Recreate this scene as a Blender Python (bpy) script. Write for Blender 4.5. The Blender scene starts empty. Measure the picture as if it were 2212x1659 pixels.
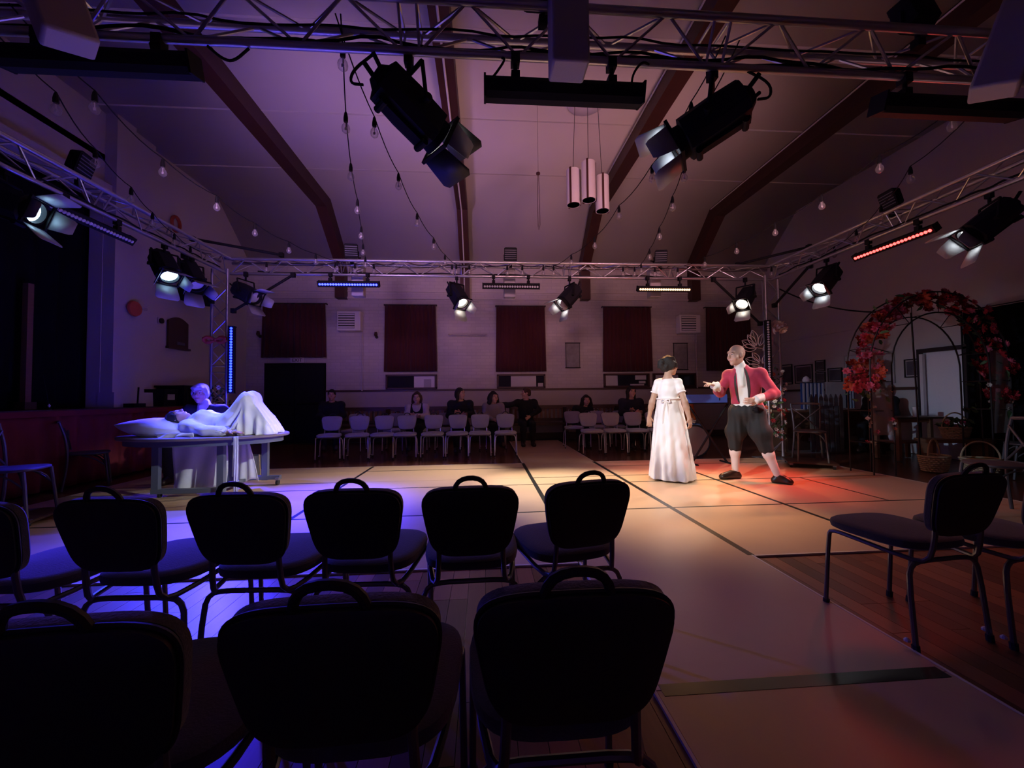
import bpy, bmesh, math, random
import numpy as np
from mathutils import Vector, Matrix, Euler

random.seed(7)
rng = np.random.default_rng(7)
PI = math.pi
scn = bpy.context.scene
COL = scn.collection

# ------------------------------------------------------------------ camera, world, exposure
FPX, IMW, IMH, CAMH = 850.0, 2212.0, 1659.0, 1.13
YAW, PITCH, ROLL = math.atan(61 / FPX), math.atan(26.5 / FPX), 0.0106
cam_d = bpy.data.cameras.new('camera')
cam_d.sensor_fit = 'HORIZONTAL'
cam_d.sensor_width = 36.0
cam_d.lens = FPX / IMW * 36.0
cam_d.clip_start = 0.02
cam = bpy.data.objects.new('camera', cam_d)
COL.objects.link(cam)
_fw = Vector((math.sin(YAW) * math.cos(PITCH), math.cos(YAW) * math.cos(PITCH), math.sin(PITCH)))
_r = Vector((math.cos(YAW), -math.sin(YAW), 0))
_u = _r.cross(_fw)
_r2 = _r * math.cos(ROLL) - _u * math.sin(ROLL)
_u2 = _u * math.cos(ROLL) + _r * math.sin(ROLL)
cam.matrix_world = Matrix(((_r2.x, _u2.x, -_fw.x, 0), (_r2.y, _u2.y, -_fw.y, 0), (_r2.z, _u2.z, -_fw.z, CAMH), (0, 0, 0, 1)))
scn.camera = cam

world = bpy.data.worlds.new('world')
scn.world = world
world.use_nodes = True
world.node_tree.nodes['Background'].inputs[0].default_value = (0.012, 0.012, 0.02, 1)
world.node_tree.nodes['Background'].inputs[1].default_value = 1.0
scn.view_settings.view_transform = 'Standard'
scn.view_settings.look = 'None'
scn.view_settings.gamma = 1.0
scn.view_settings.use_curve_mapping = False
scn.view_settings.exposure = 0.0
LIGHT_GAIN = 1.0          # one dimmer for the whole rig

# ------------------------------------------------------------------ materials
def mat(name, col, rough=0.6, metal=0.0, var=0.0, vscale=8.0, bump=0.0, bscale=60.0, emit=None, estr=0.0, rnd=0.0, sheen=0.0, stretch=None, spec=0.5):
    m = bpy.data.materials.new(name)
    m.use_nodes = True
    nt = m.node_tree
    b = nt.nodes['Principled BSDF']
    b.inputs['Base Color'].default_value = (*col, 1)
    b.inputs['Roughness'].default_value = rough
    b.inputs['Metallic'].default_value = metal
    b.inputs['Specular IOR Level'].default_value = spec
    if sheen:
        b.inputs['Sheen Weight'].default_value = sheen
    if emit:
        b.inputs['Emission Color'].default_value = (*emit, 1)
        b.inputs['Emission Strength'].default_value = estr
    tc = None
    if var or bump:
        tc = nt.nodes.new('ShaderNodeTexCoord')
        src = tc.outputs['Object']
        if stretch:
            mp = nt.nodes.new('ShaderNodeMapping')
            mp.inputs['Scale'].default_value = stretch
            nt.links.new(src, mp.inputs['Vector'])
            src = mp.outputs['Vector']
    last = None
    if var:
        n = nt.nodes.new('ShaderNodeTexNoise')
        n.inputs['Scale'].default_value = vscale
        n.inputs['Detail'].default_value = 4
        nt.links.new(src, n.inputs['Vector'])
        mx = nt.nodes.new('ShaderNodeMix')
        mx.data_type = 'RGBA'
        mx.inputs['A'].default_value = (*[c * (1 - var) for c in col], 1)
        mx.inputs['B'].default_value = (*[min(1, c * (1 + var)) for c in col], 1)
        nt.links.new(n.outputs['Fac'], mx.inputs['Factor'])
        nt.links.new(mx.outputs['Result'], b.inputs['Base Color'])
        last = mx.outputs['Result']
    if rnd:
        oi = nt.nodes.new('ShaderNodeObjectInfo')
        hs = nt.nodes.new('ShaderNodeHueSaturation')
        mr = nt.nodes.new('ShaderNodeMapRange')
        mr.inputs['To Min'].default_value = 1 - rnd
        mr.inputs['To Max'].default_value = 1 + rnd
        nt.links.new(oi.outputs['Random'], mr.inputs['Value'])
        nt.links.new(mr.outputs['Result'], hs.inputs['Value'])
        if last is not None:
            nt.links.new(last, hs.inputs['Color'])
        else:
            hs.inputs['Color'].default_value = (*col, 1)
        nt.links.new(hs.outputs['Color'], b.inputs['Base Color'])
    if bump:
        n2 = nt.nodes.new('ShaderNodeTexNoise')
        n2.inputs['Scale'].default_value = bscale
        n2.inputs['Detail'].default_value = 3
        nt.links.new(src, n2.inputs['Vector'])
        bp = nt.nodes.new('ShaderNodeBump')
        bp.inputs['Strength'].default_value = bump
        bp.inputs['Distance'].default_value = 0.01
        nt.links.new(n2.outputs['Fac'], bp.inputs['Height'])
        nt.links.new(bp.outputs['Normal'], b.inputs['Normal'])
    return m

def brick_mat(name, col, var=0.1):
    m = mat(name, col, 0.75)
    nt = m.node_tree
    b = nt.nodes['Principled BSDF']
    g = nt.nodes.new('ShaderNodeNewGeometry')
    sp = nt.nodes.new('ShaderNodeSeparateXYZ')
    nt.links.new(g.outputs['Position'], sp.inputs[0])
    ad = nt.nodes.new('ShaderNodeMath')
    ad.operation = 'ADD'
    nt.links.new(sp.outputs['X'], ad.inputs[0]); nt.links.new(sp.outputs['Y'], ad.inputs[1])
    cb = nt.nodes.new('ShaderNodeCombineXYZ')
    nt.links.new(ad.outputs[0], cb.inputs['X']); nt.links.new(sp.outputs['Z'], cb.inputs['Y'])
    br = nt.nodes.new('ShaderNodeTexBrick')
    br.inputs['Scale'].default_value = 1.0
    br.inputs['Brick Width'].default_value = 0.24
    br.inputs['Row Height'].default_value = 0.085
    br.inputs['Mortar Size'].default_value = 0.006
    br.inputs['Color1'].default_value = (*col, 1)
    br.inputs['Color2'].default_value = (*[c * (1 - var) for c in col], 1)
    br.inputs['Mortar'].default_value = (*[c * 0.82 for c in col], 1)
    nt.links.new(cb.outputs[0], br.inputs['Vector'])
    nt.links.new(br.outputs['Color'], b.inputs['Base Color'])
    bp = nt.nodes.new('ShaderNodeBump')
    bp.inputs['Strength'].default_value = 0.35
    bp.inputs['Distance'].default_value = 0.004
    bp.invert = True
    nt.links.new(br.outputs['Fac'], bp.inputs['Height'])
    nt.links.new(bp.outputs['Normal'], b.inputs['Normal'])
    return m

def plank_mat(name, c1, c2):
    m = mat(name, c1, 0.25)
    nt = m.node_tree
    b = nt.nodes['Principled BSDF']
    g = nt.nodes.new('ShaderNodeNewGeometry')
    mp = nt.nodes.new('ShaderNodeMapping')
    mp.inputs['Rotation'].default_value = (0, 0, PI / 2)
    nt.links.new(g.outputs['Position'], mp.inputs['Vector'])
    br = nt.nodes.new('ShaderNodeTexBrick')
    br.inputs['Scale'].default_value = 1.0
    br.inputs['Brick Width'].default_value = 1.9
    br.inputs['Row Height'].default_value = 0.1
    br.inputs['Mortar Size'].default_value = 0.002
    br.inputs['Color1'].default_value = (*c1, 1)
    br.inputs['Color2'].default_value = (*c2, 1)
    br.inputs['Mortar'].default_value = (0.02, 0.008, 0.006, 1)
    nt.links.new(mp.outputs[0], br.inputs['Vector'])
    nt.links.new(br.outputs['Color'], b.inputs['Base Color'])
    return m

def clear_mat(name, col, opac, rough=0.05):
    m = bpy.data.materials.new(name)
    m.use_nodes = True
    nt = m.node_tree
    nt.nodes.clear()
    out = nt.nodes.new('ShaderNodeOutputMaterial')
    mix = nt.nodes.new('ShaderNodeMixShader')
    tr = nt.nodes.new('ShaderNodeBsdfTransparent')
    gl = nt.nodes.new('ShaderNodeBsdfPrincipled')
    gl.inputs['Base Color'].default_value = (*col, 1)
    gl.inputs['Roughness'].default_value = rough
    lw = nt.nodes.new('ShaderNodeLayerWeight')
    lw.inputs['Blend'].default_value = 0.35
    mr = nt.nodes.new('ShaderNodeMapRange')
    mr.inputs['To Min'].default_value = opac
    mr.inputs['To Max'].default_value = min(1, opac + 0.5)
    nt.links.new(lw.outputs['Facing'], mr.inputs['Value'])
    nt.links.new(mr.outputs['Result'], mix.inputs[0])
    nt.links.new(tr.outputs[0], mix.inputs[1])
    nt.links.new(gl.outputs[0], mix.inputs[2])
    nt.links.new(mix.outputs[0], out.inputs[0])
    return m

MT = {}
MT['wall'] = brick_mat('painted_brick', (0.56, 0.52, 0.47))
MT['plaster'] = mat('plaster', (0.56, 0.52, 0.47), 0.8, var=0.06, vscale=1.5)
MT['ceiling'] = mat('ceiling_board', (0.60, 0.56, 0.52), 0.85, var=0.05, vscale=1.2)
MT['dado'] = mat('dado_paint', (0.46, 0.42, 0.38), 0.7, var=0.05)
MT['beam'] = mat('dark_beam_timber', (0.055, 0.017, 0.012), 0.5, var=0.25, vscale=6)
MT['floor'] = plank_mat('hall_floor_boards', (0.15, 0.052, 0.025), (0.095, 0.032, 0.016))
MT['plank'] = mat('floor_plank', (0.22, 0.085, 0.036), 0.38, spec=.35, var=0.2, vscale=5, stretch=(14, 1, 1), rnd=0.5)
MT['deck'] = mat('hardboard', (0.56, 0.37, 0.22), 0.42, var=0.10, vscale=2.2, bump=0.05, bscale=30, rnd=0.07)
MT['deck_edge'] = mat('hardboard_edge', (0.7, 0.62, 0.5), 0.6)
MT['tape'] = mat('black_tape', (0.012, 0.013, 0.012), 0.35)
MT['alu'] = mat('aluminium', (0.46, 0.46, 0.48), 0.34, 0.8)
MT['steel'] = mat('grey_steel', (0.34, 0.34, 0.36), 0.35, 0.8)
MT['black'] = mat('black_metal', (0.010, 0.010, 0.012), 0.7, spec=0.15)
MT['blackm'] = mat('black_matte', (0.008, 0.008, 0.009), 0.9, spec=0.2)
MT['navy'] = mat('dark_shell', (0.012, 0.012, 0.02), 0.65, spec=0.2)
MT['barn'] = mat('barn_door', (0.016, 0.016, 0.018), 0.55)
MT['barn_in'] = mat('barn_door_inside', (0.32, 0.33, 0.35), 0.5)
MT['grey_box'] = mat('grey_cabinet', (0.42, 0.40, 0.40), 0.6, bump=0.1, bscale=120)
MT['fabric'] = mat('chair_fabric', (0.055, 0.053, 0.062), 0.95, var=0.25, vscale=220, bump=0.25, bscale=180, sheen=0.3)
MT['fabric_pale'] = mat('chair_fabric_pale', (0.33, 0.31, 0.34), 0.95, var=0.12, vscale=220, bump=0.2, bscale=180, sheen=0.3)
MT['shell'] = mat('chair_back_shell', (0.012, 0.010, 0.012), 0.6, var=0.2, vscale=150)
MT['chairtube'] = mat('chair_tube', (0.16, 0.15, 0.16), 0.35, 0.7)
MT['chrome'] = mat('chrome_tube', (0.6, 0.58, 0.58), 0.28, 0.85)
MT['rubber'] = mat('rubber', (0.02, 0.02, 0.02), 0.7)
MT['plastic_w'] = mat('pale_plastic', (0.7, 0.68, 0.66), 0.4)
MT['red_curtain'] = mat('red_curtain', (0.062, 0.006, 0.009), 0.9, var=0.2, vscale=30, sheen=0.2)
MT['skirt'] = mat('stage_skirt_cloth', (0.20, 0.018, 0.02), 0.9, var=0.15, vscale=8)
MT['black_cloth'] = mat('black_drape', (0.006, 0.006, 0.008), 0.95, spec=0.1)
MT['wood_dk'] = mat('dark_wood', (0.07, 0.035, 0.022), 0.45, var=0.3, vscale=10, stretch=(1, 6, 6))
MT['wood_md'] = mat('brown_wood', (0.20, 0.10, 0.05), 0.5, var=0.25, vscale=9, stretch=(6, 1, 6))
MT['table_top'] = mat('table_top_laminate', (0.22, 0.17, 0.16), 0.4, var=0.15, vscale=9)
MT['table_leg'] = mat('table_grey_paint', (0.12, 0.13, 0.16), 0.5)
MT['white'] = mat('white_cloth', (0.80, 0.79, 0.78), 0.85, var=0.04, vscale=30)
MT['sheet'] = mat('pillow_linen', (0.78, 0.78, 0.80), 0.9, bump=0.6, bscale=9)
MT['gown'] = mat('ivory_satin', (0.86, 0.80, 0.76), 0.45, bump=0.12, bscale=14, sheen=0.2)
MT['gown_blue'] = mat('pale_muslin', (0.80, 0.80, 0.83), 0.7, bump=0.2, bscale=10)
MT['redcoat'] = mat('red_wool', (0.36, 0.018, 0.055), 0.8, var=0.15, vscale=40, sheen=0.25)
MT['waist'] = mat('cream_satin', (0.72, 0.71, 0.66), 0.55, bump=0.12, bscale=22)
MT['breech'] = mat('black_cotton', (0.010, 0.010, 0.011), 0.8, bump=0.2, bscale=12)
MT['stocking'] = mat('white_stocking', (0.68, 0.56, 0.52), 0.8)
MT['leather'] = mat('dark_leather', (0.025, 0.014, 0.010), 0.35)
MT['suit'] = mat('dark_suit', (0.03, 0.026, 0.024), 0.8)
MT['skin'] = mat('skin', (0.58, 0.34, 0.25), 0.55, var=0.06, vscale=20)
MT['skin_d'] = mat('skin_olive', (0.48, 0.29, 0.20), 0.55, var=0.06, vscale=20)
MT['lip'] = mat('lips', (0.36, 0.12, 0.10), 0.5)
MT['eye'] = mat('eye_white', (0.75, 0.73, 0.70), 0.3)
MT['iris'] = mat('eye_dark', (0.02, 0.015, 0.012), 0.2)
MT['hair_dk'] = mat('dark_hair', (0.012, 0.009, 0.008), 0.7, bump=0.6, bscale=70, stretch=(3, 3, 1))
MT['hair_br'] = mat('brown_hair', (0.06, 0.028, 0.016), 0.7, bump=0.6, bscale=70, stretch=(3, 3, 1))
MT['hair_gr'] = mat('grey_hair', (0.62, 0.62, 0.62), 0.6, bump=0.6, bscale=70, stretch=(3, 3, 1))
MT['bulb'] = clear_mat('bulb_glass', (0.4, 0.4, 0.42), 0.14)
MT['tulle'] = clear_mat('arch_netting', (0.55, 0.5, 0.42), 0.35, 0.8)
MT['glass_dk'] = mat('dark_pane', (0.02, 0.02, 0.025), 0.06)
MT['wicker'] = mat('wicker', (0.50, 0.37, 0.20), 0.7, var=0.25, vscale=40)
MT['leafg'] = mat('leaf_green', (0.05, 0.11, 0.035), 0.6, rnd=0.5)
MT['fl_red'] = mat('flower_red', (0.45, 0.02, 0.03), 0.7, rnd=0.4)
MT['fl_pink'] = mat('flower_pink', (0.62, 0.12, 0.18), 0.7, rnd=0.4)
MT['fl_orange'] = mat('flower_orange', (0.48, 0.08, 0.03), 0.7, rnd=0.4)
MT['fl_white'] = mat('flower_white', (0.75, 0.70, 0.58), 0.7, rnd=0.15)
MT['wire'] = mat('leaf_wire', (0.75, 0.68, 0.62), 0.5)
MT['petal_pale'] = mat('pale_petal', (0.7, 0.55, 0.55), 0.7)
MT['blue_light_board'] = mat('blue_light_paint', (0.03, 0.10, 0.42), 0.5)  # blue light on the keyboard front, put into the base colour
MT['denim'] = mat('denim', (0.06, 0.10, 0.22), 0.85)
MT['orange_tee'] = mat('orange_tee', (0.55, 0.16, 0.03), 0.85)
MT['grey_knit'] = mat('grey_knit', (0.30, 0.27, 0.27), 0.9)
MT['white_shirt'] = mat('white_shirt', (0.55, 0.50, 0.48), 0.85)
MT['dark_top'] = mat('dark_top', (0.010, 0.010, 0.014), 0.9)
MT['navy_top'] = mat('navy_top', (0.016, 0.016, 0.035), 0.9)
MT['paper'] = mat('paper', (0.6, 0.6, 0.58), 0.8)
MT['pict'] = mat('faded_print', (0.10, 0.09, 0.10), 0.4, var=0.6, vscale=4)
MT['map'] = mat('map_print', (0.28, 0.27, 0.25), 0.7, var=0.5, vscale=7)
MT['frame'] = mat('picture_frame', (0.02, 0.015, 0.014), 0.5)
MT['stripe_b'] = mat('blue_stripe', (0.03, 0.08, 0.30), 0.5)
MT['stripe_w'] = mat('white_stripe', (0.7, 0.74, 0.8), 0.5)
MT['picket'] = mat('grey_picket', (0.13, 0.13, 0.14), 0.7)
MT['metal_chair'] = mat('bistro_metal', (0.10, 0.095, 0.095), 0.5, 0.5, var=0.25, vscale=12)
MT['shade'] = mat('pendant_glass', (0.72, 0.68, 0.68), 0.4)
MT['led_off'] = mat('led_lens_off', (0.55, 0.55, 0.58), 0.15)

# ------------------------------------------------------------------ mesh helpers
class MB:
    """collects vertices and faces of ONE part"""
    def __init__(self):
        self.v = []; self.f = []
    def add(self, v, f):
        n = len(self.v)
        self.v += [tuple(p) for p in v]
        self.f += [tuple(i + n for i in q) for q in f]
        return self
    def box(self, c, s, rot=None):
        h = [x / 2 for x in s]
        vs = [Vector((sx * h[0], sy * h[1], sz * h[2])) for sx in (-1, 1) for sy in (-1, 1) for sz in (-1, 1)]
        if rot is not None:
            vs = [rot @ p for p in vs]
        c = Vector(c)
        return self.add([p + c for p in vs], [(0, 1, 3, 2), (4, 6, 7, 5), (0, 4, 5, 1), (2, 3, 7, 6), (0, 2, 6, 4), (1, 5, 7, 3)])
    def cyl(self, a, b, r0, r1=None, n=10, cap=True):
        a, b = Vector(a), Vector(b)
        r1 = r0 if r1 is None else r1
        d = (b - a).normalized()
        x = d.orthogonal().normalized(); y = d.cross(x)
        vs = []
        for p, r in ((a, r0), (b, r1)):
            for i in range(n):
                t = 2 * PI * i / n
                vs.append(p + (x * math.cos(t) + y * math.sin(t)) * r)
        fs = [(i, (i + 1) % n, n + (i + 1) % n, n + i) for i in range(n)]
        if cap:
            fs += [tuple(range(n - 1, -1, -1)), tuple(range(n, 2 * n))]
        return self.add(vs, fs)
    def tube(self, pts, r, n=8, closed=False, smooth=0):
        pts = [Vector(p) for p in pts]
        for _ in range(smooth):
            q = [pts[0]]
            for a, b in zip(pts, pts[1:]):
                q += [a * .75 + b * .25, a * .25 + b * .75]
            q.append(pts[-1]); pts = q
        m = len(pts)
        rr = r if isinstance(r, (list, tuple)) else [r] * m
        if len(rr) != m:
            rr = list(np.interp(np.linspace(0, 1, m), np.linspace(0, 1, len(rr)), rr))
        vs = []; x = None
        for i, p in enumerate(pts):
            if closed:
                d = (pts[(i + 1) % m] - pts[i - 1])
            else:
                d = (pts[min(i + 1, m - 1)] - pts[max(i - 1, 0)])
            d = d.normalized() if d.length > 1e-9 else Vector((0, 0, 1))
            if x is None:
                x = d.orthogonal().normalized()
            else:
                x = (x - d * x.dot(d))
                x = x.normalized() if x.length > 1e-6 else d.orthogonal().normalized()
            y = d.cross(x)
            for k in range(n):
                t = 2 * PI * k / n
                vs.append(p + (x * math.cos(t) + y * math.sin(t)) * rr[i])
        fs = []
        for i in range(m if closed else m - 1):
            j = (i + 1) % m
            for k in range(n):
                fs.append((i * n + k, i * n + (k + 1) % n, j * n + (k + 1) % n, j * n + k))
        if not closed:
            fs += [tuple(range(n - 1, -1, -1)), tuple(range((m - 1) * n, m * n))]
        return self.add(vs, fs)
    def lathe(self, prof, n=16, c=(0, 0, 0), axis=None):
        c = Vector(c); vs = []
        R = Matrix.Identity(3) if axis is None else Vector((0, 0, 1)).rotation_difference(Vector(axis)).to_matrix()
        for r, z in prof:
            for k in range(n):
                t = 2 * PI * k / n
                vs.append(R @ Vector((r * math.cos(t), r * math.sin(t), z)) + c)
        m = len(prof)
        fs = [(i * n + k, i * n + (k + 1) % n, (i + 1) * n + (k + 1) % n, (i + 1) * n + k) for i in range(m - 1) for k in range(n)]
        fs += [tuple(range(n - 1, -1, -1)), tuple(range((m - 1) * n, m * n))]
        return self.add(vs, fs)
    def loft(self, rings, cap=True):
        n = len(rings[0]); vs = [p for r in rings for p in r]; m = len(rings)
        fs = [(i * n + k, i * n + (k + 1) % n, (i + 1) * n + (k + 1) % n, (i + 1) * n + k) for i in range(m - 1) for k in range(n)]
        if cap:
            fs += [tuple(range(n - 1, -1, -1)), tuple(range((m - 1) * n, m * n))]
        return self.add(vs, fs)
    def grid(self, P):
        P = np.asarray(P); a, b = P.shape[:2]
        return self.add(P.reshape(-1, 3).tolist(), [(i * b + j, i * b + j + 1, (i + 1) * b + j + 1, (i + 1) * b + j) for i in range(a - 1) for j in range(b - 1)])
    def mesh(self, name, smooth=False):
        me = bpy.data.meshes.new(name)
        me.from_pydata([tuple(p) for p in self.v], [], self.f)
        me.update()
        if smooth:
            me.shade_smooth()
        return me

def fixn(me):
    bm = bmesh.new(); bm.from_mesh(me)
    bmesh.ops.recalc_face_normals(bm, faces=bm.faces)
    bm.to_mesh(me); bm.free()
    return me

def autosm(me, ang=40):
    me.shade_smooth()
    try:
        me.set_sharp_from_angle(angle=math.radians(ang))
    except Exception:
        pass
    return me

def obj(name, me, m, parent=None, loc=(0, 0, 0), rot=None, M=None, bevel=0, thick=0):
    if isinstance(me, MB):
        me = autosm(fixn(me.mesh(name)))
    o = bpy.data.objects.new(name, me)
    COL.objects.link(o)
    if m is not None and not me.materials:
        me.materials.append(MT[m] if isinstance(m, str) else m)
    if parent is not None:
        o.parent = parent
    if M is not None:
        o.matrix_local = M
    else:
        o.location = loc
        if rot is not None:
            o.rotation_euler = rot
    if thick:
        md = o.modifiers.new('thickness', 'SOLIDIFY'); md.thickness = thick; md.offset = 0
    if bevel:
        md = o.modifiers.new('edges', 'BEVEL'); md.width = bevel; md.segments = 2; md.limit_method = 'ANGLE'
    return o

def tag(o, label, cat, group=None):
    o['label'] = label; o['category'] = cat
    if group:
        o['group'] = group
    return o

def thing(name, label, cat, loc=(0, 0, 0), rotz=0, group=None):
    o = bpy.data.objects.new(name, None)
    o.empty_display_size = 0.1
    COL.objects.link(o)
    o.location = loc; o.rotation_euler = (0, 0, rotz)
    return tag(o, label, cat, group)

def struct(name, me, m, parent=None, **k):
    o = obj(name, me, m, parent, **k)
    if parent is None:
        o['kind'] = 'structure'
    return o

def dup(root, loc, rotz=0, label=None, group=None):
    r = root.copy(); COL.objects.link(r)
    r.location = loc; r.rotation_euler = (0, 0, rotz)
    if label: r['label'] = label
    if group: r['group'] = group
    for ch in list(root.children):
        c = ch.copy(); COL.objects.link(c); c.parent = r
        for g in list(ch.children):
            d = g.copy(); COL.objects.link(d); d.parent = c
    return r

def along(a, b):
    """matrix that lays a unit z-cylinder between a and b"""
    a, b = Vector(a), Vector(b)
    d = b - a
    q = Vector((0, 0, 1)).rotation_difference(d.normalized())
    return Matrix.Translation(a) @ q.to_matrix().to_4x4() @ Matrix.Diagonal((1, 1, d.length, 1))

_unit = {}
def unit_cyl(r, n, m):
    k = (r, n, m)
    if k not in _unit:
        me = autosm(fixn(MB().cyl((0, 0, 0), (0, 0, 1), r, n=n).mesh('rod')))
        me.materials.append(MT[m])
        _unit[k] = me
    return _unit[k]

def rod(name, a, b, r, m, parent, n=8):
    return obj(name, unit_cyl(r, n, m), None, parent, M=along(a, b))

def superell(w, d, n=28, p=3.2, taper=0.0):
    out = []
    for k in range(n):
        t = 2 * PI * k / n
        c, s = math.cos(t), math.sin(t)
        x = math.copysign(abs(c) ** (2 / p), c) * w / 2
        y = math.copysign(abs(s) ** (2 / p), s) * d / 2
        x *= 1 + taper * (y / (d / 2))
        out.append((x, y))
    return out

# ------------------------------------------------------------------ the hall
XL, XR, YB, YF = -6.0, 7.9, 10.4, -3.0
ZC, ZW, YK = 5.75, 4.75, 9.25
fl = struct('floor', MB().box(((XL + XR) / 2 - 0.5, (YB + YF) / 2, -0.06), (XR - XL + 1.4, YB - YF + 0.6, 0.1)), 'floor')
# the boards that can be told apart: in front of the stage deck
pm = {}
def plank(x, y0, y1, w=0.1):
    L = round((y1 - y0) * 4) / 4
    L = max(L, 0.25)
    if L not in pm:
        me = fixn(MB().box((0, 0, 0), (w - 0.0025, L - 0.003, 0.01)).mesh('plank')); me.materials.append(MT['plank']); pm[L] = me
    obj('plank', pm[L], None, fl, loc=(x, y0 + L / 2, -0.005))
nx = 0
x = -4.15
while x < 4.9:
    if not (0.70 < x < 1.80):
        y = 0.25 - random.choice((0, .25, .5)); lim = 2.75
        while y < lim:
            L = random.choice((0.75, 1.0, 1.25, 1.5, 1.75))
            plank(x, y, y + L); y += L
    x += 0.1

struct('wall_back', MB().box(((XL + XR) / 2, YB + 0.1, ZW / 2), (XR - XL + 0.4, 0.2, ZW)), 'wall')
struct('wall_front', MB().box(((XL + XR) / 2, YF - 0.1, ZC / 2), (XR - XL + 0.4, 0.2, ZC)), 'plaster')
struct('wall_right', MB().box((XR + 0.1, (YB + YF) / 2, ZC / 2), (0.2, YB - YF, ZC)), 'plaster')
# stage wall with its proscenium opening
wl = MB()
wl.box((XL - 0.1, 8.5, ZC / 2), (0.2, 3.8, ZC))
wl.box((XL - 0.1, 3.4, 5.05), (0.2, 6.4, 1.4))
wl.box((XL - 0.1, -1.4, ZC / 2), (0.2, 3.2, ZC))
wl.box((XL - 0.1, 3.4, 0.5), (0.2, 6.4, 1.0))
struct('wall_left', wl, 'plaster')
struct('wall_stage', MB().box((XL - 3.2, 3.4, 2.5), (0.1, 7.2, 5.0)).box((XL - 1.6, 7.05, 2.5), (3.2, 0.1, 5.0)).box((XL - 1.6, -0.2, 2.5), (3.2, 0.1, 5.0)).box((XL - 1.6, 3.4, 5.0), (3.2, 7.2, 0.1)), 'black_cloth')
struct('floor_stage', MB().box((XL - 1.45, 4.65, 0.99), (3.3, 10.1, 0.06)).box((XL + 0.28, 6.4, 0.99), (0.56, 6.2, 0.06)), 'wood_dk')
# pilasters beside the opening
struct('trim_1', MB().box((XL + 0.09, 6.78, ZC / 2), (0.18, 0.34, ZC)).box((XL + 0.05, 7.2, ZC / 2), (0.1, 0.5, ZC)).box((XL + 0.12, 7.0, 1.13), (0.24, 0.85, 0.26)), 'plaster')
struct('trim_2', MB().box((XL + 0.06, 3.4, 4.45), (0.12, 6.6, 0.2)), 'plaster')
# ceiling: level middle, sloping sides
cl = MB()
cl.add([(XL, YF, ZC), (XR, YF, ZC), (XR, YK, ZC), (XL, YK, ZC), (XL, YB + .02, ZW), (XR, YB + .02, ZW)], [(0, 1, 2, 3), (3, 2, 5, 4)])
struct('ceiling', cl, 'ceiling', thick=0.05)
# board joints on the ceiling
for i, yy in enumerate((8.0, 6.4, 4.8)):
    struct('trim_%d' % (20 + i), MB().box(((XL + XR) / 2, yy, ZC - 0.0255), (XR - XL, 0.035, 0.003)), 'ceiling')
# bents
for i, bx in enumerate((-3.62, -0.47, 2.72, 5.75)):
    w, dz = 0.24, 0.30
    b = MB()
    prof_t = [(YF, ZC - .02), (YK, ZC - .02), (YB, ZW + .02)]
    prof_b = [(YF, ZC - dz), (YK - 0.24, ZC - dz), (YB, ZW - dz - 0.12)]
    for (ya, za), (yb, zb), (yc, zc_), (yd, zd) in zip(prof_t, prof_t[1:], prof_b, prof_b[1:]):
        vs = [(bx + s * w / 2, y_, z_) for s in (-1, 1) for y_, z_ in ((ya, za), (yb, zb), (yd, zd), (yc, zc_))]
        b.add(vs, [(0, 1, 2, 3), (7, 6, 5, 4), (0, 4, 5, 1), (3, 2, 6, 7), (0, 3, 7, 4), (1, 5, 6, 2)])
    b.box((bx, YB - 0.12, 4.05), (w, 0.24, 0.75))
    o = struct('trim_%d' % (3 + i), b, 'beam')
    if i == 1:      # white conduit clipped along this beam
        obj('conduit', MB().tube([(bx - 0.01, 0, ZC - dz - .02), (bx - 0.01, YK - .26, ZC - dz - .02), (bx - 0.01, YB - .26, ZW - dz - .0), (bx - .01, YB - .27, 3.7)], 0.016), 'plastic_w', o)
    if i in (0, 2, 3):
        obj('conduit', MB().tube([(bx - 0.13, 0, ZC - .06), (bx - 0.13, YK - .05, ZC - .06)], 0.012), 'plastic_w', o)
# cornice, rail and dado on the back wall
struct('trim_7', MB().box(((XL + XR) / 2, YB - 0.02, 3.72), (XR - XL, 0.04, 0.05)).box(((XL + XR) / 2, YB - 0.015, 3.9), (XR - XL, 0.03, 0.03)), 'plaster')
struct('trim_8', MB().box(((XL + XR) / 2 + 0.9, YB - 0.02, 1.31), (XR - XL - 2.0, 0.04, 0.05)), 'wood_dk')
struct('trim_9', MB().box(((XL + XR) / 2 + 0.9, YB - 0.01, 0.64), (XR - XL - 2.0, 0.02, 1.28)), 'dado')
struct('trim_10', MB().box((XR - 0.02, 8.3, 1.2), (0.04, 3.9, 0.05)), 'wood_dk')
struct('trim_11', MB().box((XR - 0.012, 8.6, 2.5), (0.024, 3.6, 0.04)), 'plaster')
struct('baseboard_right', MB().box((XR - 0.015, 8.6, 0.08), (0.03, 3.4, 0.16)), 'wood_dk')
struct('baseboard_back', MB().box((1.9, YB - 0.03, 0.08), (11.8, 0.03, 0.16)), 'wood_dk')

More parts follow.
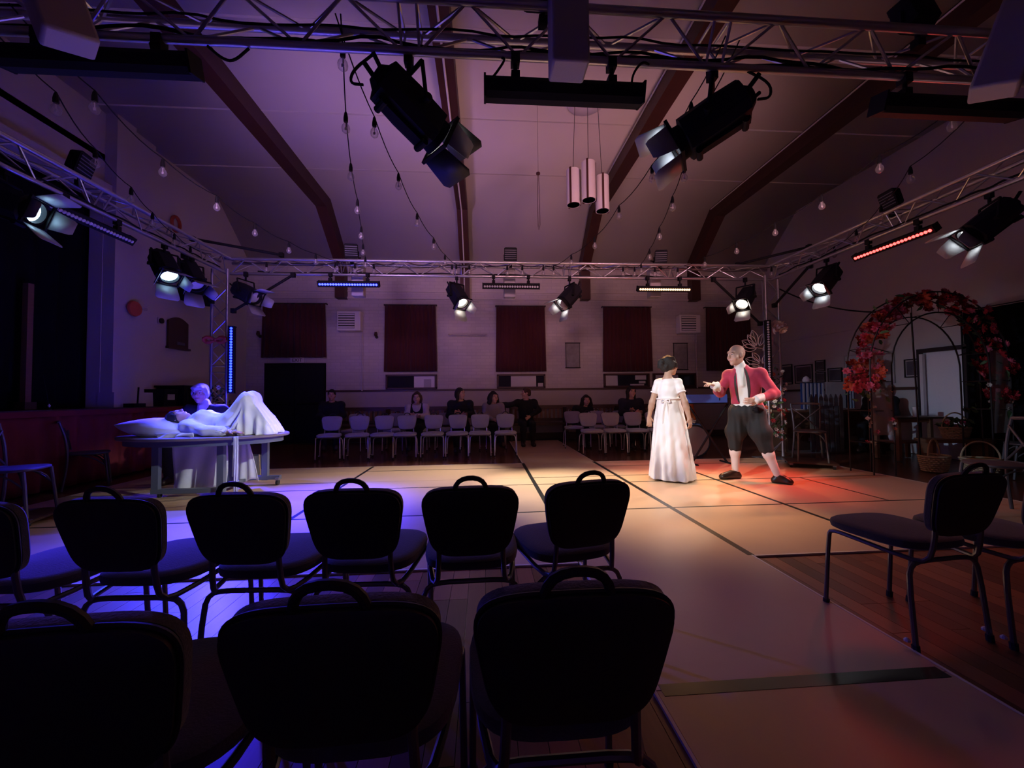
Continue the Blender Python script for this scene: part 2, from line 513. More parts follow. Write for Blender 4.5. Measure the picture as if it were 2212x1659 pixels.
# doors
d1 = struct('door_1', MB().box((-4.78, YB - 0.03, 1.015), (1.5, 0.04, 2.03)), 'blackm')
for s in (-1, 1):
    obj('door_leaf', MB().box((-4.78 + s * 0.37, YB - 0.065, 1.0), (0.72, 0.035, 1.98)), 'black', d1)
    obj('push_bar', MB().cyl((-4.78 + s * 0.08, YB - 0.11, 1.0), (-4.78 + s * 0.66, YB - 0.11, 1.0), 0.018), 'black', d1)
d2 = struct('door_2', MB().box((XR - 0.03, 6.17, 0.92), (0.06, 0.62, 1.84)), 'white')
obj('door_frame', MB().box((XR - 0.06, 6.51, 0.9), (0.1, 0.07, 1.86)).box((XR - 0.06, 6.17, 1.86), (0.1, 0.75, 0.07)).box((XR - 0.06, 5.83, 0.93), (0.1, 0.07, 1.86)), 'frame', d2)
obj('door_edge', MB().box((XR - 0.13, 6.44, 0.9), (0.05, 0.05, 1.8)), 'plastic_w', d2)

def text_obj(name, s, size, m, parent, M, ext=0.002):
    cu = bpy.data.curves.new(name, 'FONT')
    cu.body = s; cu.size = size; cu.extrude = ext
    cu.align_x = 'CENTER'; cu.align_y = 'CENTER'
    t = bpy.data.objects.new(name, cu)
    COL.objects.link(t)
    bpy.context.view_layer.update()
    dg = bpy.context.evaluated_depsgraph_get()
    me = bpy.data.meshes.new_from_object(t.evaluated_get(dg))
    bpy.data.objects.remove(t)
    return obj(name, me, m, parent, M=M)

FACE_CAM = Matrix.Rotation(PI / 2, 4, 'X')     # text that faces -y
t = thing('exit_sign', 'small pale EXIT sign over the black double door', 'sign', (-4.72, YB - 0.05, 2.1))
obj('plate', MB().box((0, 0, 0), (0.34, 0.05, 0.13)), 'plastic_w', t)
text_obj('lettering', 'EXIT', 0.12, 'frame', t, Matrix.Translation((0, -0.03, 0)) @ FACE_CAM)

# windows below the curtains
for i, (x0, x1, z0, z1) in enumerate(((-2.5, -1.24, 1.36, 1.70), (0.37, 1.61, 1.36, 1.69), (3.24, 4.45, 1.36, 1.69), (4.6, 5.75, 1.36, 1.69))):
    wdo = struct('window_%d' % (i + 1), MB().box(((x0 + x1) / 2, YB - 0.012, (z0 + z1) / 2), (x1 - x0, 0.02, z1 - z0)), 'glass_dk')
    f = MB(); tk = 0.045
    f.box(((x0 + x1) / 2, YB - 0.04, z0), (x1 - x0 + tk, 0.07, tk)).box(((x0 + x1) / 2, YB - 0.04, z1), (x1 - x0 + tk, 0.07, tk))
    f.box((x0, YB - 0.04, (z0 + z1) / 2), (tk, 0.07, z1 - z0)).box((x1, YB - 0.04, (z0 + z1) / 2), (tk, 0.07, z1 - z0))
    obj('window_frame', f, 'beam', wdo)
    sh = [[(0.55, 0.97, .02, .98, 'plastic_w'), (0.75, 0.9, .02, .7, 'grey_box')], [(0.28, 0.82, .03, .95, 'paper'), (0.86, 0.97, .05, .35, 'paper')],
          [(0.03, 0.30, .08, .92, 'paper'), (0.70, 0.95, .55, .95, 'paper'), (0.58, 0.9, .08, .2, 'paper'), (0.78, 0.93, .25, .45, 'paper')], [(0.05, 0.6, .1, .95, 'paper')]][i]
    for k, (a, b_, c, d, mm) in enumerate(sh):
        obj('pane_sheet', MB().box((x0 + (a + b_) / 2 * (x1 - x0), YB - 0.027 - k * .004, z0 + (c + d) / 2 * (z1 - z0)), ((b_ - a) * (x1 - x0), 0.006, (d - c) * (z1 - z0))), mm, wdo)

# ------------------------------------------------------------------ the stage deck
def quadbox(mb, x0, x1, y0, y1, z0, z1):
    return mb.box(((x0 + x1) / 2, (y0 + y1) / 2, (z0 + z1) / 2), (x1 - x0, y1 - y0, z1 - z0))
deck = thing('stage_deck', 'tan hardboard stage floor of taped sheets with a runway', 'stage floor', (0.5, 4.5, 0))
TH = 0.012
def sheet(x0, x1, y0, y1):
    g = 0.002
    o = obj('panel', quadbox(MB(), x0 - 0.5 + g, x1 - 0.5 - g, y0 - 4.5 + g, y1 - 4.5 - g, 0.0005, TH), 'deck', deck)
    return o
def edge(x0, x1, y0, y1):
    obj('edge_strip', quadbox(MB(), x0 - 0.5, x1 - 0.5, y0 - 4.5, y1 - 4.5, 0.0005, TH + 0.001), 'deck_edge', deck)
ys = [2.64, 3.81, 4.98, 5.39, 6.16, 6.57]
for y0, y1 in zip(ys, ys[1:]):
    for x0, x1 in ((-4.9, -4.2), (-4.2, -1.8), (-1.8, 0.64)):
        sheet(x0, x1, y0, y1)
    if y0 == 2.64:
        cols = ((1.84, 3.02), (3.02, 5.4))
    elif y0 == 3.81:
        cols = ((1.84, 3.02), (3.02, 4.17), (4.17, 5.4))
    else:
        cols = ((1.84, 3.02), (3.02, 5.4))
    for x0, x1 in cols:
        sheet(x0, x1, y0, y1)
for y0, y1 in ((-1.0, 1.48), (1.48, 3.81), (3.81, 5.4), (5.4, 7.7), (7.7, 9.9)):
    sheet(0.64, 1.84, y0, y1)
edge(-4.9, 0.62, 2.625, 2.64); edge(1.86, 5.4, 2.625, 2.64); edge(5.4, 5.415, 2.64, 6.57)
edge(-4.9, 0.62, 6.57, 6.582); edge(1.86, 5.4, 6.57, 6.582)
edge(1.84, 1.852, -1.0, 2.64); edge(0.628, 0.64, -1.0, 2.64); edge(0.628, 0.64, 6.57, 9.9); edge(1.84, 1.852, 6.57, 9.9)
def tape(x0, x1, y0, y1):
    obj('tape', quadbox(MB(), x0 - 0.5, x1 - 0.5, y0 - 4.5, y1 - 4.5, TH, TH + 0.0012), 'tape', deck)
for yy, a, b_ in ((3.81, -4.9, 0.62), (3.81, 1.86, 5.4), (4.98, -4.9, 0.62), (4.98, 0.66, 5.4), (5.39, -4.9, -1.8), (5.39, 0.66, 1.82), (5.4, 1.86, 3.0), (6.16, -1.8, 0.62), (6.14, 1.86, 5.4), (3.81, 0.66, 1.82)):
    tape(a, b_, yy - 0.011, yy + 0.011)
tape(0.66, 1.82, 1.45, 1.51)
tape(1.815, 1.865, 2.64, 6.57); tape(0.615, 0.665, 2.64, 6.57)
tape(-1.82, -1.78, 2.64, 6.57)
tape(3.0, 3.04, 2.64, 5.6); tape(4.158, 4.182, 3.81, 4.98)

# ------------------------------------------------------------------ lighting rig: trusses
TS, THT = 0.23, 0.20      # triangular section, single chord below
ZT = 3.13
def truss(name, label, a, b, up=(0, 0, 1), joints=True, group=None):
    a, b = Vector(a), Vector(b)
    d = (b - a); L = d.length; d.normalize()
    up = Vector(up); side = d.cross(up).normalized()
    t = thing(name, label, 'truss', a, 0, group)
    ch = [Vector((0, 0, 0)), up * THT - side * TS / 2, up * THT + side * TS / 2]
    for c in ch:
        rod('chord', c, c + d * L, 0.0235, 'alu', t, 10)
    seg = max(1, round(L / 2.0)); ls = L / seg
    for i, j in ((0, 1), (0, 2), (1, 2)):
        for s in range(seg):
            x0 = s * ls + 0.05; n = max(2, 2 * round((ls - 0.1) / 0.5)); st = (ls - 0.1) / n
            for k in range(n):
                p, q = (ch[i], ch[j]) if k % 2 == 0 else (ch[j], ch[i])
                rod('brace', p + d * (x0 + k * st), q + d * (x0 + (k + 1) * st), 0.0085, 'alu', t, 6)
            for e in ((x0,) if s else ()) + ((x0 + ls - 0.1,) if s < seg - 1 else ()):
                rod('brace', ch[i] + d * e, ch[j] + d * e, 0.0085, 'alu', t, 6)
    return t
TXL, TXR, TYF, TYB = -4.05, 5.06, 2.25, 6.51
truss('lighting_truss', 'silver triangular truss spanning over the seating, closest to the viewer', (TXL, TYF, ZT), (TXR, TYF, ZT))
truss('lighting_truss', 'silver triangular truss spanning the back of the stage deck', (TXL, TYB, ZT), (TXR, TYB, ZT))
truss('lighting_truss', 'silver triangular truss over the table and stage apron side', (TXL, TYF, ZT), (TXL, TYB, ZT))
truss('lighting_truss', 'silver triangular truss over the flower arch side', (TXR, TYF, ZT), (TXR, TYB, ZT))
for (px, py, sx, sy, lab) in ((-4.12, 6.56, 0, 1, 'upright truss tower standing behind the oval table'), (5.0, 6.56, 0, 1, 'upright truss tower twined with flowers behind the man in red'),
                              (-4.12, 2.2, 0, -1, 'upright truss tower outside the seating beside the stage skirt'), (5.08, 2.2, 0, -1, 'upright truss tower outside the seating on the arch side')):
    t = truss('truss_tower', lab, (px, py + sy * 0.08, 0.02), (px, py + sy * 0.08, ZT + 0.05), up=(0, -sy, 0))
    obj('base_plate', MB().box((0, -sy * 0.1, -0.012), (0.45, 0.45, 0.012)), 'steel', t)

# black corner stays
for lab, a, b in (('black stay bar lying across the truss corner above the table', (-4.3, 6.1, 3.52), (-3.2, 6.45, 3.42)),
                  ('black stay bar from the side truss down to the table tower', (-4.12, 5.7, 3.12), (-4.22, 6.4, 2.66)),
                  ('black stay bar from the back truss down to the table tower', (-3.02, 6.45, 3.1), (-3.92, 6.45, 2.52)),
                  ('black stay bar lying across the truss corner by the arch', (4.4, 6.45, 3.37), (5.1, 5.75, 3.42)),
                  ('black stay bar from the arch side truss down to the tower', (5.1, 5.75, 3.12), (5.05, 6.45, 2.66)),
                  ('black stay bar from the back truss down to the flowered tower', (3.96, 6.45, 3.1), (4.78, 6.45, 2.34))):
    a, b = Vector(a), Vector(b)
    t = thing('stay_bar', lab, 'brace', a)
    rod('bar', (0, 0, 0), b - a, 0.021, 'black', t, 8)
    for p in (Vector((0, 0, 0)), b - a):
        obj('clamp', MB().box((0, 0, 0), (0.06, 0.06, 0.07)), 'black', t, loc=p)

# ------------------------------------------------------------------ stage spotlights
def frame_x(d):
    d = Vector(d).normalized()
    y = Vector((0, 0, 1)).cross(d).normalized()
    z = d.cross(y)
    return Matrix(((d.x, y.x, z.x), (d.y, y.y, z.y), (d.z, y.z, z.z)))

def oct_ring(x, w, h, c=0.3):
    a, b = w / 2, h / 2
    return [(x, -a, -b * (1 - 2 * c)), (x, -a, b * (1 - 2 * c)), (x, -a * (1 - 2 * c), b), (x, a * (1 - 2 * c), b), (x, a, b * (1 - 2 * c)), (x, a, -b * (1 - 2 * c)), (x, a * (1 - 2 * c), -b), (x, -a * (1 - 2 * c), -b)]
SM = {}
def sm(key, mb, m):
    if key not in SM:
        me = autosm(fixn(mb.mesh(key)), 30); me.materials.append(MT[m]); SM[key] = me
    return SM[key]
spot_body = sm('spot_body', MB().loft([oct_ring(-0.225, .15, .15, .2), oct_ring(-0.21, .215, .215, .2), oct_ring(-0.05, .235, .235, .2), oct_ring(0.15, .235, .235, .2), oct_ring(0.155, .20, .20, .2)]), 'navy')
spot_cap = sm('spot_cap', MB().loft([oct_ring(-0.262, .10, .10), oct_ring(-0.227, .16, .16)]), 'black')
spot_rail = sm('spot_rail', MB().box((-0.03, 0, -0.13), (0.32, 0.06, 0.022)).cyl((-0.16, -.05, -.14), (-0.16, .05, -.14), .02).cyl((0.12, -.05, -.14), (0.12, .05, -.14), .02), 'black')
spot_ring = sm('spot_ring', MB().lathe([(0.090, .155), (0.106, .155), (0.110, .20), (0.092, .20), (0.090, .155)], 20, axis=(1, 0, 0)), 'black')
lens_prof = [(0.001, .174), (0.05, .168), (0.089, .158), (0.089, .152), (0.001, .152)]
spot_frame = sm('gel_frame', MB().box((0.212, 0, .116), (.02, .25, .018)).box((0.212, 0, -.116), (.02, .25, .018)).box((0.212, .116, 0), (.02, .018, .215)).box((0.212, -.116, 0), (.02, .018, .215)), 'black')
def flap(s0, s1, L):
    return MB().add([(0, -s0, 0), (0, s0, 0), (L * .85, s1, 0), (L, s1 * .8, 0), (L, -s1 * .8, 0), (L * .85, -s1, 0)], [(0, 1, 2, 3, 4, 5)])
flap_a = sm('barn_flap', flap(.105, .13, .19), 'barn_in')
flap_k = sm('barn_flap_black', flap(.105, .135, .21), 'barn')
flap_b = sm('barn_flap_small', flap(.09, .07, .15), 'barn_in')
plug_me = sm('power_plug', MB().cyl((-0.25, .05, .02), (-0.32, .06, .05), .014).cyl((-0.25, -.05, .0), (-0.32, -.07, .02), .012), 'black')

def lens_mat(name, col, s):
    return mat(name, (0.6, 0.6, 0.62), 0.1, emit=col, estr=s)
LENS = {}
def spot(label, pos, target, hang_z, col=(1, 0.93, 0.84), power=0, cone=36, scale=1.0, blend=0.35, glow=12, opening=28, group=None, gcol=None, flap=None):
    pos = Vector(pos)
    flap = flap or flap_a
    d = (Vector(target) - pos).normalized()
    t = thing('stage_spotlight', label, 'spotlight', pos, 0, group)
    R = frame_x(d).to_4x4() @ Matrix.Diagonal((scale, scale, scale, 1))
    body = obj('housing', spot_body, None, t, M=R)
    obj('rear_cap', spot_cap, None, body); obj('slide_rail', spot_rail, None, body); obj('power_plug', plug_me, None, body)
    obj('front_ring', spot_ring, None, t, M=R)
    gcol = gcol or col
    key = ('lens', tuple(gcol), glow if power else 0)
    if key not in LENS:
        me = autosm(fixn(MB().lathe(lens_prof, 20, axis=(1, 0, 0)).mesh('lens')))
        me.materials.append(lens_mat('lens_glow' if power else 'lens_dark', gcol, glow if power else 0.0)); LENS[key] = me
    obj('lens', LENS[key], None, t, M=R)
    obj('gel_frame', spot_frame, None, t, M=R)
    a = math.radians(opening)
    for k, (me, off) in enumerate(((flap, .118), (flap_b, .118), (flap, .118), (flap_b, .118))):
        Rk = Matrix.Rotation(k * PI / 2, 4, 'X')
        M = R @ Rk @ Matrix.Translation((0.222, 0, off)) @ Matrix.Rotation(-a, 4, 'Y')
        o = obj('barn_door', me, None, t, M=M, thick=0.003)
    # yoke: two arms and a cross piece hung from a clamp on the truss chord
    yv = frame_x(d).col[1]; h = hang_z - pos.z - 0.045
    yk = MB()
    w = .145 * scale
    up = Vector((0, 0, 1)); back = Vector((-d.x, -d.y, 0)) * 0.03
    for s in (-1, 1):
        p0 = yv * (s * w); p1 = yv * (s * w) + up * (h * .72) + back; p2 = yv * (s * w * .6) + up * (h * .78) + back
        yk.tube([p0 - up * .02, p0, p1], .012, 6); yk.cyl(yv * (s * w * .8), yv * (s * (w + .03)), .022)
    yk.tube([yv * w + up * (h * .72) + back, -yv * w + up * (h * .72) + back], .012, 6)
    obj('yoke', yk, 'black', t)
    obj('clamp', MB().cyl(up * (h * .7) + back, up * h + back, .014).box(up * (h + .02) + back, (.05, .05, .075)), 'black', t)
    if power:
        ld = bpy.data.lights.new('spot_beam', 'SPOT')
        ld.energy = power * LIGHT_GAIN; ld.color = col
        ld.spot_size = math.radians(cone); ld.spot_blend = blend; ld.shadow_soft_size = 0.05
        lo = bpy.data.objects.new('spot_beam', ld); COL.objects.link(lo)
        lo.parent = t; lo.location = d * (0.235 * scale)
        lo.rotation_euler = d.to_track_quat('-Z', 'Y').to_euler()
    return t
BEAMB = (0.05, 0.07, 1.0)
COOL, WARM, CYAN = (0.93, 0.97, 1.0), (1, 0.86, 0.7), (0.42, 0.72, 1.0)
spot('lit profile spotlight under the back truss beside the unlit LED bar, facing the runway', (-0.42, 6.5, 2.80), (1.1, 4.75, 0), ZT, (1, .85, .70), 1000, 50, glow=30, blend=1)
spot('lit profile spotlight under the back truss between the unlit and amber LED bars', (1.44, 6.5, 2.80), (-1.1, 5.55, 0), ZT, (1, .88, .82), 700, 54, glow=30, blend=1)
spot('lit spotlight under the back truss next to the flowered tower', (4.52, 6.45, 2.78), (2.7, 5.2, .9), ZT, WARM, 220, 40, glow=30, blend=.8)
spot('lit spotlight under the arch side truss, the one near the tower', (5.06, 5.42, 2.80), (3.0, 5.0, .7), ZT, COOL, 210, 40, glow=26, blend=.8)
spot('lit spotlight under the arch side truss beyond the red LED bar', (5.06, 3.55, 2.82), (2.9, 4.7, .7), ZT, COOL, 180, 40, glow=16, blend=.8)
spot('blue-white spotlight under the table side truss above the stage apron', (-4.05, 3.62, 2.83), (2.4, 4.9, .6), ZT, (.48, .65, 1), 700, 40, glow=10, blend=.9, gcol=CYAN)
spot('blue-white spotlight under the table side truss near the tower', (-4.05, 5.28, 2.83), (-2.35, 4.3, .5), ZT, BEAMB, 1200, 66, glow=10, blend=.9, gcol=CYAN)
spot('unlit black spotlight behind the blue-white one over the table', (-4.05, 5.75, 2.85), (-3.4, 5.4, 1.9), ZT)
spot('unlit black spotlight under the back truss beside the table tower', (-3.72, 6.45, 2.80), (-3.0, 6.2, 2.4), ZT)
spot('large spotlight hanging over the seating, aimed at the couple by the arch', (-0.40, 2.29, 2.80), (2.75, 5.0, 0.95), ZT, (1, .92, .86), 560, 25, .98, glow=18, opening=2, blend=.6, flap=flap_k)
spot('large spotlight hanging over the seating, aimed at the oval table', (1.40, 2.29, 2.80), (-3.15, 5.05, 0.45), ZT, (0.82, .88, 1), 560, 18, .98, glow=18, opening=9, blend=.8)

# ------------------------------------------------------------------ LED bars
LEDM = {}
def led_bar(label, pos, axis, face, L=0.95, col=None, power=0, estr=20, n=22, hang=True, cone=70, target=None, group=None, rad=0.045, spill=0, ecol=None, swide=178):
    pos = Vector(pos); ax = Vector(axis).normalized(); fc = Vector(face).normalized()
    fc = (fc - ax * fc.dot(ax)).normalized(); sd = ax.cross(fc)
    M3 = Matrix(((ax.x, sd.x, fc.x), (ax.y, sd.y, fc.y), (ax.z, sd.z, fc.z))).to_4x4()
    t = thing('led_bar', label, 'LED bar', pos, 0, group)
    r = rad
    prof = [(-r, r * .9), (-r * .75, r), (r * .75, r), (r, r * .9), (r, -r * .5), (r * .5, -r), (-r * .5, -r), (-r, -r * .5)]
    key = ('led_body', L, rad)
    if key not in SM:
        SM[key] = autosm(fixn(MB().loft([[(s * L / 2, a, b) for a, b in prof] for s in (-1, 1)]).mesh('led_housing')), 30); SM[key].materials.append(MT['black'])
    obj('housing', SM[key], None, t, M=M3)
    for s in (-1, 1):
        obj('end_cap', sm('end_cap%g' % rad, MB().box((0, 0, 0), (.012, 2.05 * r, 2.05 * r)), 'black'), None, t, M=M3 @ Matrix.Translation((s * (L / 2 + .004), 0, 0)))
    ecol = ecol or col
    k2 = (tuple(ecol) if col and power else None, estr)
    if k2 not in LEDM:
        me = autosm(fixn(MB().lathe([(.018, 0), (.0175, .006), (.011, .011), (.001, .013)], 8).mesh('led_lens')))
        me.materials.append(mat('led_glow', (.5, .5, .55), .2, emit=ecol, estr=estr) if k2[0] else MT['led_off']); LEDM[k2] = me
    for k in range(n):
        obj('led_lens', LEDM[k2], None, t, M=M3 @ Matrix.Translation(((k - (n - 1) / 2) * (L - .06) / (n - 1), 0, r)))
    if hang:
        for s in (-.28, .28):
            p = ax * (s * L / .9)
            dz = ZT - pos.z
            obj('bracket', MB().box(p + Vector((0, 0, r + .02)), (.05, .05, .05)).cyl(p + Vector((0, 0, r)), p + Vector((0, 0, dz - .02)), .013).box(p + Vector((0, 0, dz - .02)), (.05, .06, .06)), 'black', t)
    if power:
        m = 4
        dirv = (Vector(target) - pos).normalized() if target else fc
        for k in range(m):
            ld = bpy.data.lights.new('led_beam', 'SPOT')
            ld.energy = power / m * LIGHT_GAIN; ld.color = col; ld.spot_size = math.radians(cone); ld.spot_blend = .8; ld.shadow_soft_size = .04
            lo = bpy.data.objects.new('led_beam', ld); COL.objects.link(lo); lo.parent = t
            lo.location = ax * ((k - (m - 1) / 2) * L / m) + fc * (r + .02)
            lo.rotation_euler = dirv.to_track_quat('-Z', 'Y').to_euler()
        if spill:       # the wide stray light of the bare lenses
            ld = bpy.data.lights.new('led_spill', 'SPOT')
            ld.energy = spill * LIGHT_GAIN; ld.color = col; ld.spot_size = math.radians(swide); ld.spot_blend = 1.0; ld.shadow_soft_size = .25
            lo = bpy.data.objects.new('led_spill', ld); COL.objects.link(lo); lo.parent = t
            lo.location = fc * (r + .27); lo.rotation_euler = fc.to_track_quat('-Z', 'Y').to_euler()
    return t
BLUE, AMBER, RED = (0.035, 0.025, 1.0), (1.0, 0.45, 0.17), (1.0, 0.07, 0.04)
VIOLET, ROSE = (0.82, 0.42, 0.95), (1.0, 0.46, 0.54)
EBLUE, ERED, EAMB = (0.004, 0.012, 1.0), (1.0, 0.035, 0.03), (1.0, 0.42, 0.16)
led_bar('glowing blue LED bar under the back truss', (-2.15, 6.45, 2.965), (1, 0, 0), (0.1, -1, -.55), .94, BLUE, 5800, 24, target=(-1.95, 4.3, 0), cone=39, spill=22, ecol=EBLUE)
led_bar('unlit LED bar with pale lenses under the middle of the back truss', (0.465, 6.45, 2.955), (1, 0, 0), (0, -1, -.5), .93)
led_bar('glowing amber LED bar under the back truss', (3.075, 6.45, 2.93), (1, 0, 0), (0, -1, -.5), .91, AMBER, 540, 6, target=(2.4, 4.6, 0), cone=46, spill=25, ecol=EAMB)
led_bar('glowing red LED bar under the arch side truss', (5.06, 4.47, 2.97), (0, 1, 0), (-1, 0, -.7), .95, RED, 560, 9, target=(3.35, 5.1, 0), cone=48, spill=35, ecol=ERED)
led_bar('unlit LED bar under the table side truss', (-4.05, 4.34, 2.975), (0, 1, 0), (1, 0, -.7), .9, n=24)
led_bar('black LED bar hanging over the runway from the nearer truss', (0.49, 2.25, 2.93), (1, 0, 0), (0, 1, .30), .93, ROSE, 4, 3, target=(.6, 6.0, 4), cone=120, spill=230, swide=80, rad=.056)
led_bar('black LED bar hanging from the nearer truss above the table side seats', (-2.08, 2.25, 2.985), (1, 0, 0), (0, 1, .30), .98, VIOLET, 4, 3, target=(-2.0, 6.0, 4), cone=120, spill=350, swide=80, rad=.056)
led_bar('black LED bar hanging from the nearer truss above the arch side seats', (2.98, 2.25, 2.945), (1, 0, 0), (0, 1, .30), .97, ROSE, 4, 3, target=(3.0, 6.0, 4), cone=120, spill=270, swide=80, rad=.056)
led_bar('glowing blue LED bar standing upright against the table tower', (-3.88, 6.36, 1.74), (0, 0, 1), (.25, -1, 0), 1.02, BLUE, 3000, 20, n=24, hang=False, target=(-3.45, 4.8, .7), cone=62, spill=15, ecol=EBLUE)
led_bar('unlit LED bar strapped upright to the flowered tower', (4.84, 6.36, 1.86), (0, 0, 1), (-.4, -1, 0), 1.02, n=24, hang=False)

# ------------------------------------------------------------------ floods and grey column cabinets
flood_box = sm('flood_housing', MB().loft([oct_ring(-.05, .10, .12, .12), oct_ring(-.04, .15, .17, .1), oct_ring(.045, .19, .20, .08), oct_ring(.05, .19, .20, .08)]), 'black')
flood_face = sm('flood_face', MB().box((.052, 0, 0), (.004, .16, .16)), 'navy')
flood_fin = sm('cooling_fin', MB().box((0, 0, 0), (.005, .17, .008)), 'table_leg')
flood_yoke = sm('flood_yoke', MB().tube([(0, -.105, .0), (0, -.105, -.13), (0, .105, -.13), (0, .105, 0)], .010, 6).cyl((0, 0, -.13), (0, 0, -.2), .014).box((0, 0, -.2), (.05, .05, .05)), 'black')
for lab, p, d in (('black flood light on the back truss above the blue LED bar', (-2.16, 6.62, 3.56), (0.1, -1, -.25)),
                  ('black flood light on the back truss above the unlit LED bar', (0.47, 6.62, 3.54), (0, -1, -.25)),
                  ('black flood light on the back truss above the amber LED bar', (3.1, 6.62, 3.54), (-.15, -1, -.25)),
                  ('black flood light on top of the table side truss', (-4.12, 4.27, 3.56), (1, .2, -.3)),
                  ('black flood light on top of the arch side truss', (5.14, 4.52, 3.56), (-1, .1, -.3)),
                  ('black flood light on the nearer truss behind the middle grey cabinet', (0.36, 2.2, 3.50), (0, 1, -.3)),
                  ('black flood light on the nearer truss behind the arch side cabinet', (2.72, 2.2, 3.50), (0, 1, -.3))):
    t = thing('flood_light', lab, 'flood light', p)
    R = frame_x(d).to_4x4() @ Matrix.Scale(1.15, 4)
    h = obj('housing', flood_box, None, t, M=R)
    obj('lens', flood_face, None, h)
    for k in range(5):
        obj('cooling_fin', flood_fin, None, h, loc=(.056, 0, -.06 + .03 * k))
    obj('yoke', flood_yoke, None, t, M=Matrix.Rotation(math.atan2(d[1], d[0]), 4, 'Z'))

for lab, p, rz, tx in (('grey box cabinet hung on the nearer truss above the runway', (0.475, 2.06, 2.89), 0, (0, 0)),
                       ('grey box cabinet hung at the table end of the nearer truss', (-2.02, 2.04, 2.89), .9, (-.1, -.28)),
                       ('grey box cabinet hung at the arch end of the nearer truss', (2.98, 2.04, 2.87), -.9, (-.1, .30)),
                       ('pale box cabinet behind the glowing blue LED bar', (-2.1, 6.78, 2.84), 0, (0, 0)),
                       ('pale box cabinet behind the unlit middle LED bar', (0.46, 6.78, 2.84), 0, (0, 0)),
                       ('pale box cabinet behind the glowing amber LED bar', (3.05, 6.78, 2.86), 0, (0, 0))):
    t = thing('box_cabinet', lab, 'speaker', p)
    R = Matrix.Rotation(rz, 4, 'Z') @ Matrix.Rotation(tx[1], 4, 'Y') @ Matrix.Rotation(tx[0], 4, 'X')
    obj('cabinet', MB().box((0, 0, .30), (.2, .16, .6)), 'grey_box', t, M=R, bevel=.015)
    obj('hook', MB().tube([(0, .0, .60), (0, .0, .66), (0, .10, .70)], .012), 'black', t, M=R)

# cables lying in and hanging from the trusses
def wob(a, b, n, sag, jit):
    a, b = Vector(a), Vector(b)
    out = []
    for i in range(n + 1):
        f = i / n
        p = a.lerp(b, f)
        p.z -= sag * 4 * f * (1 - f)
        p += Vector((random.uniform(-jit, jit), random.uniform(-jit, jit), random.uniform(-jit, jit) * .7))
        out.append(p)
    return out
for lab, a, b, r, sag in (('thick black cable lying along the truss nearest the seats', (-3.2, 2.28, 3.165), (4.4, 2.28, 3.165), .011, 0),
                          ('thin black cable looped along the nearest truss braces', (-3.4, 2.22, 3.24), (4.2, 2.24, 3.25), .007, 0),
                          ('second thick black cable slung along the nearest truss chord', (-2.9, 2.24, 3.17), (3.9, 2.24, 3.17), .009, -1),
                          ('loose black cable wandering along the nearest truss over the seats', (-1.9, 2.27, 3.18), (3.4, 2.27, 3.18), .008, -1),
                          ('black cable lying along the back truss', (-3.6, 6.53, 3.165), (4.6, 6.53, 3.165), .010, 0),
                          ('black cable lying along the table side truss', (-4.03, 2.5, 3.165), (-4.03, 6.3, 3.165), .010, 0),
                          ('black cable lying along the arch side truss', (5.04, 2.5, 3.165), (5.04, 6.3, 3.165), .010, 0),
                          ('black cable swagged from the flowered tower to the flower arch', (5.15, 6.45, 2.95), (5.78, 5.2, 2.28), .012, .12)):
    n = 30 if sag <= 0 else 12
    tag(obj('power_cable', MB().tube(wob(a, b, n, max(sag, 0), {0: .018, -1: .032}.get(sag, 0)), r, 6, smooth=1), 'blackm'), lab, 'cable')
for lab, pts, r in (('black cable tail drooping to the big spotlight aimed at the couple', [(-.62, 2.25, 3.1), (-.72, 2.22, 2.98), (-.74, 2.22, 2.9), (-.66, 2.2, 2.88)], .008),
                    ('black cable tail drooping to the big spotlight aimed at the table', [(1.62, 2.25, 3.12), (1.78, 2.25, 3.05), (1.76, 2.22, 2.93), (1.66, 2.2, 2.9)], .008),
                    ('black cable dropping to one end of the runway LED bar', [(.12, 2.25, 3.12), (.14, 2.2, 3.07), (.1, 2.22, 3.02), (.06, 2.25, 2.99)], .007),
                    ('black cable dropping to the other end of the runway LED bar', [(1.02, 2.25, 3.12), (.95, 2.2, 3.1), (.9, 2.22, 3.04), (.9, 2.25, 2.99)], .007),
                    ('slack black cable loop under the nearest truss at the table end', [(-1.52, 2.25, 3.1), (-1.44, 2.25, 3.03), (-1.38, 2.25, 3.02), (-1.3, 2.25, 3.1)], .008),
                    ('bunched black cable hanging beside the table end LED bar', [(-1.82, 2.25, 3.1), (-1.8, 2.25, 3.02), (-1.72, 2.25, 3.04), (-1.66, 2.25, 2.97)], .009)):
    tag(obj('cable_tail', MB().tube(pts, r, 6, smooth=2), 'blackm'), lab, 'cable')

